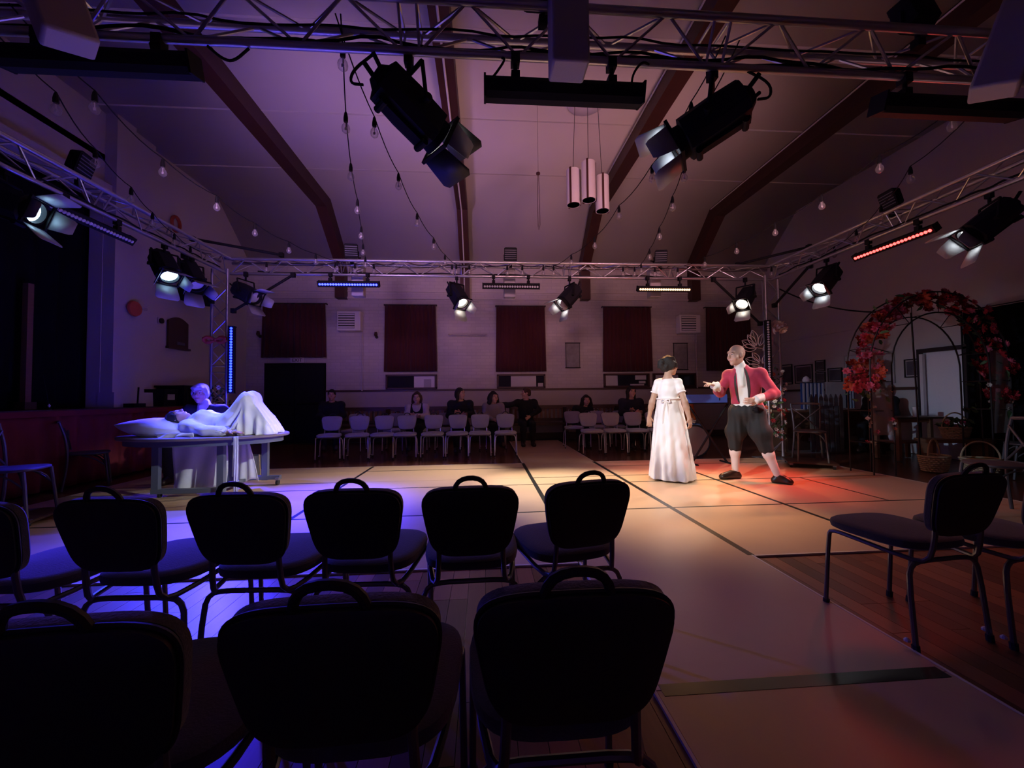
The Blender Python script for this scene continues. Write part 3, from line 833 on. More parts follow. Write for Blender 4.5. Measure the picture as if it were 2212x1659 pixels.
# ------------------------------------------------------------------ festoon strings
socket_me = sm('lamp_socket', MB().lathe([(.006, .045), (.012, .03), (.017, 0), (.017, -.03), (.013, -.034)], 8), 'black')
bulb_me = sm('bulb', MB().lathe([(.012, -.03), (.014, -.045), (.027, -.065), (.032, -.085), (.027, -.105), (.012, -.118), (.001, -.12)], 10), 'bulb')
fil_me = sm('filament', MB().cyl((0, 0, -.04), (0, 0, -.075), .003).box((0, 0, -.085), (.016, .003, .02)), 'plastic_w')
def festoon(label, pts, start=None, end=None, sub=0.06):
    P = [Vector((x, y, 3.285)) for x, y in pts]
    allp = ([Vector(start)] if start else []) + P + ([Vector(end)] if end else [])
    t = thing('festoon_string', label, 'string lights', allp[0], 0, 'festoon strings across the truss')
    o0 = allp[0]; cp = []
    for a, b in zip(allp, allp[1:]):
        for k in range(5):
            f = k / 5
            p = a.lerp(b, f); p.z -= .05 * 4 * f * (1 - f) * (a - b).length
            cp.append(p - o0)
    cp.append(allp[-1] - o0)
    obj('cable', MB().tube(cp, .0045, 5), 'blackm', t)
    for p in P:
        s = obj('lamp_socket', socket_me, None, t, loc=p - o0 - Vector((0, 0, .045)))
        obj('bulb', bulb_me, None, s); obj('filament', fil_me, None, s)
festoon('festoon string running from the nearer truss to the glowing blue bar', [(-.84, 2.4), (-1.02, 2.98), (-1.2, 3.64), (-1.35, 4.31), (-1.52, 5.0), (-1.67, 5.58), (-1.79, 6.1)], (-.8, 2.25, 3.33), (-1.9, 6.4, 3.33))
festoon('festoon string slanting from the big spotlight to the runway back spotlight', [(-.82, 3.02), (-.8, 3.78), (-.76, 4.6), (-.66, 5.32), (-.57, 5.95), (-.43, 6.38)], (-.83, 2.25, 3.33), (-.3, 6.5, 3.33))
festoon('festoon string over the table joining both long trusses', [(-2.68, 2.87), (-2.84, 3.66), (-2.8, 4.31), (-2.78, 4.97), (-2.65, 5.54), (-2.48, 5.99), (-2.28, 6.29)], (-2.6, 2.3, 3.33), (-2.2, 6.45, 3.33))
festoon('festoon string slanting over to the table side truss', [(-2.96, 2.9), (-3.3, 3.55), (-3.54, 4.18), (-3.78, 4.74), (-3.98, 5.33), (-4.1, 5.78)], (-2.8, 2.3, 3.33), (-4.1, 6.2, 3.33))
festoon('festoon string from the table spotlight to the middle of the back truss', [(1.54, 2.73), (1.59, 3.52), (1.55, 4.31), (1.52, 5.19), (1.35, 5.87), (1.17, 6.39)], (1.5, 2.25, 3.33), (1.0, 6.5, 3.33))
festoon('festoon string beneath the pendant lamps ending by the amber bar', [(1.68, 2.9), (1.89, 3.5), (2.06, 4.07), (2.27, 4.85), (2.46, 5.59), (2.59, 6.22)], (1.6, 2.25, 3.33), (2.65, 6.5, 3.33))
festoon('festoon string passing above the man in red', [(3.59, 2.7), (3.6, 3.26), (3.68, 3.96), (3.69, 4.66), (3.61, 5.3), (3.47, 5.87)], (3.5, 2.25, 3.33), (3.4, 6.45, 3.33))
festoon('festoon string slanting out to the arch side truss', [(4.08, 3.41), (4.59, 4.16), (4.93, 4.8), (5.17, 5.38), (5.25, 5.88)], (3.7, 2.5, 3.33), (5.2, 6.3, 3.33))
festoon('festoon string wound along the back truss', [(-3.4, 6.4), (-2.35, 6.4), (-2.05, 6.42), (-1.75, 6.42), (-0.5, 6.4), (-.22, 6.4), (.4, 6.4), (.65, 6.4), (1.0, 6.4), (2.35, 6.4), (2.55, 6.4), (2.9, 6.4), (3.3, 6.4), (4.9, 6.3)], (-3.8, 6.42, 3.3), (5.0, 6.4, 3.3))

# ------------------------------------------------------------------ pendant lamp and pull on the ceiling
t = thing('pendant_lamp', 'cluster pendant of three pale cylinder shades with dark straps', 'pendant lamp', (1.63, 5.9, ZC - .03))
obj('canopy', MB().lathe([(.30, 0), (.30, -.02), (.26, -.05), (.1, -.06)], 32), 'shade', t)
for x, y, z1, z0 in ((-.22, .02, 4.62, 4.08), (-.01, -.1, 4.68, 4.1), (.24, .03, 4.54, 4.0)):
    zz = ZC - .03
    obj('cord', MB().cyl((x * .8, y, -.05), (x, y, z1 - zz), .004, n=6), 'frame', t)
    s = obj('shade', MB().lathe([(.095, z0 - zz), (.105, z0 - zz), (.105, z1 - zz), (.095, z1 - zz), (.095, z0 - zz)], 20, c=(x, y, 0)), 'shade', t)
    for k in range(3):
        a = k * 2 * PI / 3 + 4.3 + x
        obj('strap', MB().box((x + math.cos(a) * .108, y + math.sin(a) * .108, (z0 + z1) / 2 - zz), (.03, .012, z1 - z0 + .02), Matrix.Rotation(a + PI / 2, 3, 'Z')), 'beam', s)
t = thing('fan_pull', 'small dark pull knob with a hanging loop of cord', 'pull cord', (0.86, 5.9, 4.55))
obj('knob', MB().lathe([(.002, .03), (.03, .012), (.032, -.012), (.002, -.03)], 12), 'beam', t)
obj('cord', MB().tube([(-.008, 0, -.02), (-.014, 0, -.5), (-.01, 0, -.82), (.0, 0, -.88), (.02, 0, -.8), (.016, 0, -.5), (.008, 0, -.02)], .004, 5), 'beam', t)
obj('rod', MB().cyl((0, 0, 0), (0, 0, ZC - 4.55), .002, n=5), 'frame', t)

# ------------------------------------------------------------------ banquet chairs
def pad(w, d, th, taper, dome, n=36, p=3.4):
    o = superell(w, d, n, p, taper)
    rings = []
    for s, z in ((.90, 0), (.985, th * .18), (1.0, th * .5), (.985, th * .78), (.93, th * .95), (.80, th * 1.02), (.4, th * 1.02 + dome), (.05, th * 1.02 + dome * 1.15)):
        rings.append([(x * s, y * s, z) for x, y in o])
    return MB().loft(rings)
def make_chair(label, fab, tube, shell, group):
    t = thing('banquet_chair', label, 'chair', (0, 0, 0), 0, group)
    obj('seat', pad(.415, .43, .05, .05, .012), fab, t, loc=(0, .03, .415))
    # back leans away from the sitter; drawn in its own plane then tilted
    tilt = math.radians(13)
    B = Matrix.Translation((0, -.215, .50)) @ Matrix.Rotation(tilt, 4, 'X')
    o = superell(.345, .280, 48, 4.4, .14)
    def slab(s0, y0, y1, bulge):
        rings = []
        for s, y in ((s0 * .93, y0), (s0, y0 + (y1 - y0) * .2), (s0, y0 + (y1 - y0) * .75), (s0 * .95, y1), (s0 * .5, y1 + bulge), (s0 * .05, y1 + bulge * 1.1)):
            rings.append([(a * s, y, b * s + .145) for a, b in o])
        return MB().loft(rings)
    bk = obj('backrest', slab(1.0, -.008, .03, .008), fab, t, M=B)
    obj('back_shell', slab(.99, -.010, -.026, -.004), shell, t, M=B)
    obj('piping', MB().tube([(a * 1.0, -.009, b * 1.0 + .145) for a, b in o], .005, 6, closed=True), 'shell', bk)
    obj('handle', MB().tube([(-.062, -.01, .258), (-.060, -.012, .295), (-.040, -.016, .326), (0, -.018, .336), (.040, -.016, .326), (.060, -.012, .295), (.062, -.01, .258)], .0095, 8, smooth=1), 'shell', t, M=B)
    for s in (-1, 1):
        obj('front_leg', MB().tube([(s * .125, -.232, .60), (s * .128, -.225, .47), (s * .135, -.205, .385), (s * .165, -.15, .380), (s * .197, .10, .404), (s * .202, .175, .405), (s * .203, .190, .375), (s * .207, .215, .012)], .0105, 8, smooth=1), tube, t)
        obj('rear_leg', MB().tube([(0, -.165, .372), (s * .12, -.165, .372), (s * .175, -.168, .362), (s * .198, -.172, .31), (s * .207, -.195, .012)], .0105, 8, smooth=1), tube, t)
        obj('foot_cap', MB().cyl((s * .207, .215, 0), (s * .2065, .212, .03), .0145, n=8), 'rubber', t)
        obj('foot_cap', MB().cyl((s * .207, -.195, 0), (s * .2065, -.193, .03), .0145, n=8), 'rubber', t)
        obj('glide', sm('glide', MB().lathe([(.002, 0), (.012, .004), (.012, .012), (.004, .02)], 8), 'plastic_w'), None, t, loc=(s * .219, -.17, .03))
    return t
G1, G2, G3, G4 = 'dark chairs in the two rows in front of the viewer', 'dark chairs across the runway', 'pale chairs behind the stage deck', 'pale chairs in the second row behind the deck'
ch0 = make_chair('nearest dark banquet chair with carry handle, beside the runway', 'fabric', 'chairtube', 'shell', G1)
ch0.location = (0.165, 1.0, 0)
for x, y, rz, lab, g in ((-0.27, 0.99, .02, 'nearest-row dark banquet chair, second from the runway', G1), (-0.70, 0.96, .06, 'nearest-row dark banquet chair at the edge of view, third from the runway', G1),
                      (0.37, 1.86, .20, 'second-row dark chair turned slightly, beside the runway', G1), (-0.06, 1.82, .02, 'second-row dark chair, second from the runway', G1),
                      (-0.49, 1.83, -.04, 'second-row dark chair, third from the runway', G1), (-0.90, 1.82, -.06, 'second-row dark chair, fourth from the runway', G1),
                      (-1.33, 1.80, -.07, 'second-row dark chair, fifth from the runway', G1), (-1.78, 1.78, -.07, 'second-row dark chair cut by the frame, sixth from the runway', G1),
                      (2.05, 1.83, .10, 'dark banquet chair across the runway with its whole frame showing', G2), (2.50, 1.80, .05, 'dark banquet chair across the runway cut off by the frame', G2)):
    dup(ch0, (x, y, 0), rz, lab, g)
NTH = ['first', 'second', 'third', 'fourth', 'fifth', 'sixth', 'seventh', 'eighth']
ch1 = None
def pale(x, y, rz, lab, g):
    global ch1
    if ch1 is None:
        ch1 = make_chair(lab, 'fabric_pale', 'chrome', 'grey_box', g)
        ch1.location = (x, y, 0); ch1.rotation_euler = (0, 0, rz)
    else:
        dup(ch1, (x, y, 0), rz, lab, g)
for i, x in enumerate((0.41, -.08, -.51, -.97, -1.48, -1.90, -2.36, -2.87)):
    pale(x, 7.58, PI + (-.05 + .035 * i), 'pale grey chair facing the deck, %s from the runway on the table side' % NTH[i], G3)
for i, x in enumerate((2.09, 2.54, 3.0, 3.44)):
    pale(x, 7.60, PI + (-.03 - .03 * i), 'pale grey chair facing the deck, %s from the runway on the arch side' % NTH[i], G3)
for i, x in enumerate((.25, -.30, -.82, -1.4, -1.9, -2.75)):
    pale(x, 8.55, PI, 'pale chair in the second row behind, %s from the runway on the table side' % NTH[i], G4)
for i, x in enumerate((1.95, 2.5, 3.05, 3.9)):
    pale(x, 8.5, PI - .1, 'pale chair in the second row behind, %s from the runway on the arch side' % NTH[i], G4)

# ------------------------------------------------------------------ bistro chairs with crossed backs
def bistro(label, loc, rz):
    t = thing('bistro_chair', label, 'chair', loc, rz, 'cross-backed bistro chairs')
    obj('seat', pad(.40, .40, .03, .06, .003, p=3.0), 'metal_chair', t, loc=(0, 0, .43))
    for s in (-1, 1):
        obj('front_leg', MB().tube([(s * .165, .155, .43), (s * .17, .17, .3), (s * .185, .20, 0)], .014, 8, smooth=1), 'metal_chair', t)
        obj('rear_leg', MB().tube([(s * .195, -.215, 0), (s * .175, -.18, .25), (s * .165, -.17, .45), (s * .175, -.19, .66), (s * .19, -.245, .86)], .014, 8, smooth=1), 'metal_chair', t)
        obj('cross_bar', MB().tube([(s * .168, -.172, .46), (0, -.183, .63), (-s * .178, -.21, .79)], .010, 6, smooth=1), 'metal_chair', t)
        obj('seat_brace', MB().tube([(s * .17, .165, .28), (s * .13, .12, .38), (s * .05, .05, .425)], .008, 6, smooth=1), 'metal_chair', t)
        obj('seat_brace', MB().tube([(s * .17, .165, .28), (s * .165, .05, .39), (s * .165, -.05, .425)], .008, 6, smooth=1), 'metal_chair', t)
    obj('top_rail', MB().tube([(-.19, -.245, .86), (-.1, -.275, .865), (.1, -.275, .865), (.19, -.245, .86)], .017, 8, smooth=1), 'metal_chair', t)
    obj('seat_rail', MB().tube([(-.165, -.17, .455), (0, -.18, .46), (.165, -.17, .455)], .009, 6), 'metal_chair', t)
    return t
bistro('cross-backed metal bistro chair on a dolly behind the man in red', (4.98, 5.72, .10), 2.6)
bistro('cross-backed bistro chair under the far foot of the flower arch', (7.0, 4.6, 0), .9)
bistro('bistro chair with its seat in front of the wicker baskets', (4.72, 3.32, TH), 1.2)
bistro('bistro chair in the dark below the stage apron', (-4.35, 4.0, .06), -1.3)
bistro('bistro chair in shadow against the stage skirt behind the pillow', (-5.2, 5.6, 0), -.9)
def caster(t, p, r=.035):
    c = obj('caster', MB().cyl((p[0] - .014, p[1], r), (p[0] + .014, p[1], r), r, n=14), 'rubber', t)
    obj('fork', MB().box((p[0], p[1], r * 2 + .012), (.045, .05, .03)), 'steel', c)
t = thing('furniture_dolly', 'low dark dolly carrying the bistro chair behind the man in red', 'dolly', (4.98, 5.75, 0.012), 2.6)
obj('platform', MB().box((0, 0, .076), (.62, .58, .022)), 'wood_dk', t)
for a in (-.26, .26):
    for b in (-.24, .24):
        caster(t, (a, b, 0), .022)
t = thing('furniture_dolly', 'low dark dolly under the bistro chair by the stage apron', 'dolly', (-4.35, 4.0, 0.012), -1.3)
obj('platform', MB().box((0, 0, .05), (.55, .55, .02)), 'wood_dk', t)
for a in (-.24, .24):
    for b in (-.24, .24):
        caster(t, (a, b, 0), .018)

# ------------------------------------------------------------------ wall furniture
def pleated(x0, x1, z0, z1, y, flare, n, amp, ax='x'):
    P = []
    for j in range(9):
        f = j / 8
        z = z1 + (z0 - z1) * f
        row = []
        for i in range(n * 8 + 1):
            u = i / (n * 8)
            xx = (x0 + x1) / 2 + (x1 - x0) / 2 * (2 * u - 1) * (1 + flare * f)
            yy = y + amp * (.5 + .5 * f) * math.sin(u * n * 2 * PI + .6 * math.sin(u * 9)) + .3 * amp * math.sin(u * n * 5.1)
            row.append((xx, yy, z) if ax == 'x' else (yy, xx, z))
        P.append(row)
    return MB().grid(P)
for lab, x0, x1, z0, z1 in (('short dark red curtain over the black double door', -5.56, -4.03, 2.17, 3.55), ('dark red curtain between the louvred heater and the tube lamp', -2.53, -1.24, 1.80, 3.53),
                            ('dark red curtain behind the unlit LED bar and runway', .35, 1.63, 1.78, 3.52), ('dark red curtain between the map and the second louvred heater', 3.22, 4.53, 1.77, 3.51),
                            ('dark red curtain behind the flowered truss tower', 6.09, 7.35, 1.77, 3.51)):
    c = thing('curtain', lab, 'curtain', ((x0 + x1) / 2, YB - .09, z0), 0, 'red curtains on the back wall')
    obj('drape', pleated(-(x1 - x0) / 2, (x1 - x0) / 2, 0, z1 - z0, 0, .045, 11, .022), 'red_curtain', c, thick=.006)
    obj('rail', MB().cyl((-(x1 - x0) / 2 - .03, .0, z1 - z0), ((x1 - x0) / 2 + .03, .0, z1 - z0), .014).box((-(x1 - x0) / 2 - .02, .045, z1 - z0), (.02, .1, .03)).box(((x1 - x0) / 2 + .02, .045, z1 - z0), (.02, .1, .03)), 'frame', c)
for lab, x, z in (('white louvred heater on the wall beside the short red curtain', -3.42, 3.08), ('white louvred heater on the wall behind the man in red', 5.52, 3.03)):
    t = thing('wall_heater', lab, 'heater', (x, YB - .02, z))
    obj('cabinet', MB().box((.03, -.12, 0), (.58, .24, .5)), 'plastic_w', t, bevel=.02)
    obj('grille', MB().box((-.02, -.245, 0), (.40, .012, .38)), 'glass_dk', t)
    for k in range(6):
        obj('louvre', MB().box((-.02, -.26, -.16 + k * .064), (.40, .03, .034), Matrix.Rotation(.5, 3, 'X')), 'plastic_w', t)
    obj('pipe', MB().tube([(.30, -.02, -.2), (.30, -.02, -z + 1.3)], .02), 'wall', t)
t = thing('tube_lamp', 'slim unlit tube lamp on the wall between two curtains', 'lamp', (-.42, YB - .02, 2.76))
obj('batten', MB().box((0, -.03, .02), (1.0, .06, .03)), 'dado', t)
obj('tube', MB().cyl((-.47, -.05, -.015), (.47, -.05, -.015), .016), 'dado', t)
for lab, x, z, w, h, mm in (('framed map hanging beside the red curtain behind the runway', 2.385, 2.21, .37, .66, 'map'), ('grey landscape print hanging behind the woman in ivory', 5.37, 2.17, .38, .72, 'map')):
    t = thing('wall_print', lab, 'picture', (x, YB - .02, z))
    obj('print', MB().box((0, -.01, 0), (w, .012, h)), mm, t)
    obj('hanging_rod', MB().cyl((-w / 2 - .02, -.015, h / 2), (w / 2 + .02, -.015, h / 2), .014).cyl((-w / 2 - .02, -.015, -h / 2), (w / 2 + .02, -.015, -h / 2), .014), 'frame', t)
    obj('border', MB().box((-w / 2, -.012, 0), (.016, .016, h)).box((w / 2, -.012, 0), (.016, .016, h)), 'frame', t)
for lab, x, z in (('small dark wall sconce beside the first tall curtain', -2.76, 2.70), ('small dark wall sconce beside the short curtain', -5.66, 2.72)):
    t = thing('wall_sconce', lab, 'sconce', (x, YB, z))
    obj('plate', MB().lathe([(.04, 0), (.04, .015), (.01, .02)], 12, axis=(0, -1, 0)), 'frame', t)
    obj('arm', MB().tube([(0, 0, 0), (0, -.08, -.03), (0, -.1, .02)], .008, 6, smooth=1), 'frame', t)
    obj('shade', MB().lathe([(.02, -.02), (.045, .02), (.03, .1)], 12, c=(0, -.1, .02)), 'hair_br', t)
# long pew along the back wall
for lab, x0, x1 in (('long dark pew along the back wall on the table side', -3.9, 0.55), ('long dark pew with slatted back behind the runway', .65, 4.9)):
    t = thing('pew', lab, 'bench', ((x0 + x1) / 2, YB - .35, 0))
    L = x1 - x0
    obj('seat', MB().box((0, -.12, .42), (L, .42, .04)), 'wood_dk', t)
    obj('top_rail', MB().box((0, .16, .84), (L, .05, .10)), 'wood_dk', t)
    obj('lower_rail', MB().box((0, .14, .52), (L, .03, .07)), 'wood_dk', t)
    n = int(L / .11)
    sl = fixn(MB().box((0, 0, 0), (.055, .018, .26)).mesh('slat')); sl.materials.append(MT['wood_md'])
    for k in range(n):
        obj('slat', sl, None, t, loc=(-L / 2 + (k + .5) * L / n, .15, .67))
    for s in (-1, -.33, .33, 1):
        obj('end_panel', MB().box((s * (L / 2 - .03), -.05, .42), (.05, .5, .84)), 'wood_dk', t)

# ------------------------------------------------------------------ stage side
t = thing('stage_skirt', 'pleated red cloth skirt along the front of the stage', 'curtain', (XL + .57, 6.4, 0))
obj('drape', pleated(-3.1, 3.1, .02, .955, 0, 0, 30, .03, 'y'), 'skirt', t, thick=.006)
obj('top_band', MB().box((0.01, 0, .97), (.03, 6.2, .07)), 'skirt', t)
obj('drape_end', pleated(-.56, .0, .02, .955, 3.1, 0, 3, .02, 'x'), 'skirt', t, thick=.006)
t = thing('stage_drape', 'tall black drape closing the proscenium opening', 'curtain', (XL - .25, 3.4, 1.02))
obj('drape', pleated(-3.3, 3.3, 0, 3.5, 0, 0, 22, .05, 'y'), 'black_cloth', t, thick=.006)
t = thing('stage_post', 'pale slim post standing on the stage before the black drape', 'post', (XL - .12, 5.72, 1.02))
obj('shaft', MB().box((0, 0, .85), (.07, .07, 1.7)), 'wood_md', t)
obj('foot', MB().box((0, 0, .05), (.14, .14, .1)), 'wood_dk', t)
t = thing('storage_bin', 'black ribbed bin standing on the stage edge behind the seated man', 'bin', (XL + .26, 8.0, 1.02))
obj('tub', MB().loft([[(sx * .20, sy * .30, 0) for sx, sy in ((-1, -1), (1, -1), (1, 1), (-1, 1))], [(sx * .24, sy * .36, .36) for sx, sy in ((-1, -1), (1, -1), (1, 1), (-1, 1))]]), 'black', t)
obj('rim', MB().box((0, 0, .36), (.52, .76, .03)), 'black', t)
for k in range(7):
    obj('rib', MB().box((.235, -.27 + k * .09, .18), (.012, .012, .32)), 'navy', t)
t = thing('storage_bin', 'smaller black bin with a grey lid label beside the ribbed bin', 'bin', (XL + .26, 7.45, 1.02))
obj('tub', MB().loft([[(sx * .15, sy * .14, 0) for sx, sy in ((-1, -1), (1, -1), (1, 1), (-1, 1))], [(sx * .17, sy * .16, .30) for sx, sy in ((-1, -1), (1, -1), (1, 1), (-1, 1))]]), 'black', t)
obj('sticker', MB().box((.166, 0, .16), (.008, .16, .1)), 'grey_box', t)
t = thing('dustpan', 'black long-handled dustpan resting on the stage edge', 'dustpan', (XL + .4, 6.75, 1.02))
obj('pan', MB().box((0, 0, .03), (.16, .22, .06)), 'black', t)
obj('handle', MB().tube([(0, .05, .05), (-.02, .09, .32)], .012), 'black', t)
t = thing('floor_lantern', 'tiny pale lamp on the stage edge beside the slim post', 'lamp', (XL + .4, 5.5, 1.02))
obj('base', MB().lathe([(.02, 0), (.02, .02), (.008, .03)], 10), 'black', t)
obj('bulb', MB().lathe([(.006, .03), (.016, .05), (.002, .075)], 10), 'plastic_w', t)
obj('stem', MB().tube([(0, 0, .03), (-.02, -.03, .3), (-.03, -.05, .45)], .004), 'black', t)
t = thing('wall_speaker', 'black loudspeaker on a bracket above the honour board', 'speaker', (XL + .02, 8.36, 3.25))
obj('cabinet', MB().box((.18, 0, 0), (.24, .62, .30)), 'blackm', t, bevel=.02, rot=(0, .12, -.15))
obj('bracket', MB().tube([(0, 0, -.1), (.08, 0, -.14), (.16, 0, -.1)], .015), 'black', t)
obj('grille', MB().box((.305, .0, 0), (.008, .55, .25)), 'black', t, rot=(0, .12, -.15))
t = thing('honour_board', 'dark wooden honour board with an arched top on the stage wall', 'board', (XL + .02, 8.12, 2.13))
prof = [(-.25, 0), (.25, 0), (.25, .52)] + [(.25 - .5 * k / 8, .52 + .09 * math.sin(PI * k / 8)) for k in range(1, 8)] + [(-.25, .52)]
obj('panel', MB().loft([[(x, a, b) for a, b in prof] for x in (0, .03)]), 'wood_dk', t)
obj('ledge', MB().box((.03, 0, .0), (.06, .56, .04)), 'wood_dk', t)
obj('plaque', MB().box((.034, .05, .1), (.006, .2, .06)), 'pict', t)
t = thing('wall_fan', 'round reddish wall ornament on the pilaster', 'ornament', (XL + .2, 6.92, 2.65))
obj('disc', MB().lathe([(.10, 0), (.13, .02), (.12, .05), (.02, .08)], 18, axis=(1, 0, 0)), 'fl_orange', t)
obj('arm', MB().cyl((.02, .1, .02), (.06, .2, .03), .02), 'dado', t)
t = thing('wall_ring', 'dark ring ornament high on the stage wall', 'ornament', (XL + .05, 8.0, 4.55))
obj('ring', MB().tube([(0, .10 * math.cos(k * PI / 10), .14 * math.sin(k * PI / 10)) for k in range(20)], .03, 8, closed=True), 'fl_orange', t)
t = thing('wall_switch', 'small dark knob beside the honour board', 'switch', (XL + .02, 7.72, 2.6))
obj('knob', MB().lathe([(.05, 0), (.05, .03), (.01, .04)], 12, axis=(1, 0, 0)), 'frame', t)
obj('plate', MB().box((0, 0, 0), (.01, .12, .12)), 'dado', t)

# ------------------------------------------------------------------ wall pictures and the clutter beyond the arch
for lab, y, z, w, h in (('dark unframed panel on the side wall next to the corner', 9.7, 1.62, .34, .5), ('large dark framed picture on the side wall', 9.17, 1.60, .52, .44), ('small framed picture above another on the side wall', 8.68, 1.77, .25, .24),
                        ('small framed picture below another on the side wall', 8.68, 1.50, .25, .22), ('framed picture in a black frame on the side wall', 8.30, 1.53, .34, .30), ('wide framed silhouette picture behind the arch foot', 7.78, 1.62, .55, .62),
                        ('unframed colour print on the side wall inside the arch', 6.64, 1.57, .36, .32), ('pale framed silhouette picture beside the arch foot', 7.2, 1.62, .36, .6)):
    t = thing('picture', lab, 'picture', (XR - .01, y, z), 0, 'pictures on the side wall')
    pale_f = 'silhouette' in lab
    obj('print', MB().box((-.008, 0, 0), (.012, w * (.7 if pale_f else .85), h * (.45 if pale_f else .8))), 'pict', t)
    obj('mount', MB().box((-.004, 0, 0), (.010, w, h)), 'paper' if pale_f or 'small' in lab else 'dado', t)
    f = MB(); k = .02
    f.box((-.012, -w / 2, 0), (.02, k, h + k)).box((-.012, w / 2, 0), (.02, k, h + k)).box((-.012, 0, -h / 2), (.02, w, k)).box((-.012, 0, h / 2), (.02, w, k))
    obj('frame', f, 'dado' if pale_f else 'frame', t)
t = thing('black_screen', 'tall black drape screen beside the side door', 'screen', (7.80, 5.24, 0))
obj('drape', pleated(-.62, .6, .05, 2.42, 0, 0, 8, .03, 'y'), 'black_cloth', t, thick=.006)
obj('stand', MB().tube([(0, -.58, 0), (0, -.58, 2.44), (0, .62, 2.44), (0, .62, 0)], .015), 'black', t)
t = thing('black_screen', 'second black drape screen towards the viewer beyond the arch', 'screen', (7.75, 3.6, 0))
obj('drape', pleated(-.9, .9, .05, 2.42, 0, 0, 12, .03, 'y'), 'black_cloth', t, thick=.006)
obj('stand', MB().tube([(0, -.92, 0), (0, -.92, 2.44), (0, .92, 2.44), (0, .92, 0)], .015), 'black', t)
t = thing('long_table', 'brown wooden counter with white papers behind the bistro chair', 'table', (6.68, 7.5, 0))
obj('top', MB().box((0, 0, .78), (1.8, .6, .04)), 'wood_md', t)
obj('front_panel', MB().box((0, -.26, .4), (1.76, .03, .74)), 'wood_dk', t)
for s in (-1, 1):
    obj('side_panel', MB().box((s * .88, 0, .38), (.03, .56, .76)), 'wood_dk', t)
for lab, x, w in (('white paper sheet lying on the brown counter end', 6.02, .36), ('white tray of papers on the brown counter under the arch', 7.1, .34)):
    t = thing('paper_pile', lab, 'paper', (x, 7.33, .80))
    obj('sheet', MB().box((0, 0, .008), (w, .26, .016)), 'paper', t)
    obj('cover', MB().box((.02, 0, .02), (w * .8, .22, .006)), 'white', t)
t = thing('striped_panel', 'blue and white striped board standing on the counter', 'board', (6.73, 7.62, .80))
obj('board', MB().box((0, 0, .27), (.5, .03, .54)), 'stripe_b', t)
for k in range(6):
    obj('stripe', MB().box((-.21 + k * .084, -.02, .27), (.038, .012, .52)), 'stripe_w', t)
t = thing('white_board', 'plain white sheet propped between the striped boards', 'board', (7.23, 7.62, .80))
obj('board', MB().box((0, 0, .28), (.42, .025, .55)), 'paper', t)
obj('foot', MB().box((0, .05, .01), (.2, .1, .02)), 'frame', t)
t = thing('striped_panel', 'narrow blue and white striped board by the arch foot', 'board', (7.58, 7.66, .80))
obj('board', MB().box((0, 0, .27), (.20, .03, .54)), 'stripe_b', t)
for k in range(3):
    obj('stripe', MB().box((-.06 + k * .06, -.02, .27), (.026, .012, .52)), 'stripe_w', t)
t = thing('picket_fence', 'short grey picket fence piece with pointed tops', 'fence', (6.52, 7.08, 0))
pk = fixn(MB().loft([[(-.035, y, .01), (.035, y, .01), (.035, y, 1.03), (0, y, 1.11), (-.035, y, 1.03)] for y in (-.01, .01)]).mesh('picket')); pk.materials.append(MT['picket'])
for k in range(7):
    obj('picket', pk, None, t, loc=(-.3 + k * .1, 0, 0))
for z in (.25, .85):
    obj('cross_rail', MB().box((0, .022, z), (.7, .02, .06)), 'picket', t)
t = thing('white_bird', 'small white rounded ornament perched on the striped board', 'ornament', (6.6, 7.62, 1.342))
obj('body', MB().lathe([(.002, 0), (.06, .02), (.07, .06), (.04, .12), (.002, .14)], 12), 'white', t)
obj('tail', MB().cyl((.04, 0, .06), (.11, 0, .07), .03, .008), 'white', t)
# side table, bench, cup, baskets
t = thing('side_table', 'tall brown wooden side table with a lower rail inside the arch', 'table', (7.08, 6.2, 0))
obj('top', MB().box((.15, 0, .70), (1.0, .45, .03)), 'wood_dk', t)
for a in (-.29, .28):
    for b in (-.18, .18):
        obj('leg', MB().box((a, b, .343), (.05, .05, .685)), 'wood_md', t)
obj('apron', MB().box((0, -.18, .66), (.6, .025, .06)), 'wood_md', t)
obj('lower_shelf', MB().box((0, 0, .30), (.62, .40, .03)), 'wood_md', t)
t = thing('low_bench', 'low brown bench running under the wicker basket of flowers', 'bench', (7.38, 5.72, 0), -.25)
obj('seat', MB().box((0, 0, .36), (.85, .32, .05)), 'wood_md', t)
for s in (-1, 1):
    obj('leg', MB().box((s * .36, 0, .17), (.05, .28, .34)), 'wood_md', t)
t = thing('tumbler', 'pale cup standing on the side table', 'cup', (7.2, 6.1, .716))
obj('cup', MB().lathe([(.03, 0), (.042, .15), (.038, .15), (.028, .01)], 14), 'plastic_w', t)
obj('lid', MB().lathe([(.044, .15), (.044, .165), (.01, .17)], 14), 'plastic_w', t)
t = thing('cushion', 'pale rounded cushion slumped against the side table leg', 'cushion', (7.08, 6.25, .316))
obj('pad', pad(.4, .12, .34, 0, .01), 'paper', t)
obj('piping', MB().tube([(.2 * math.cos(k * PI / 8), .06 * math.sin(k * PI / 8), .17) for k in range(16)], .008, 6, closed=True), 'paper', t)
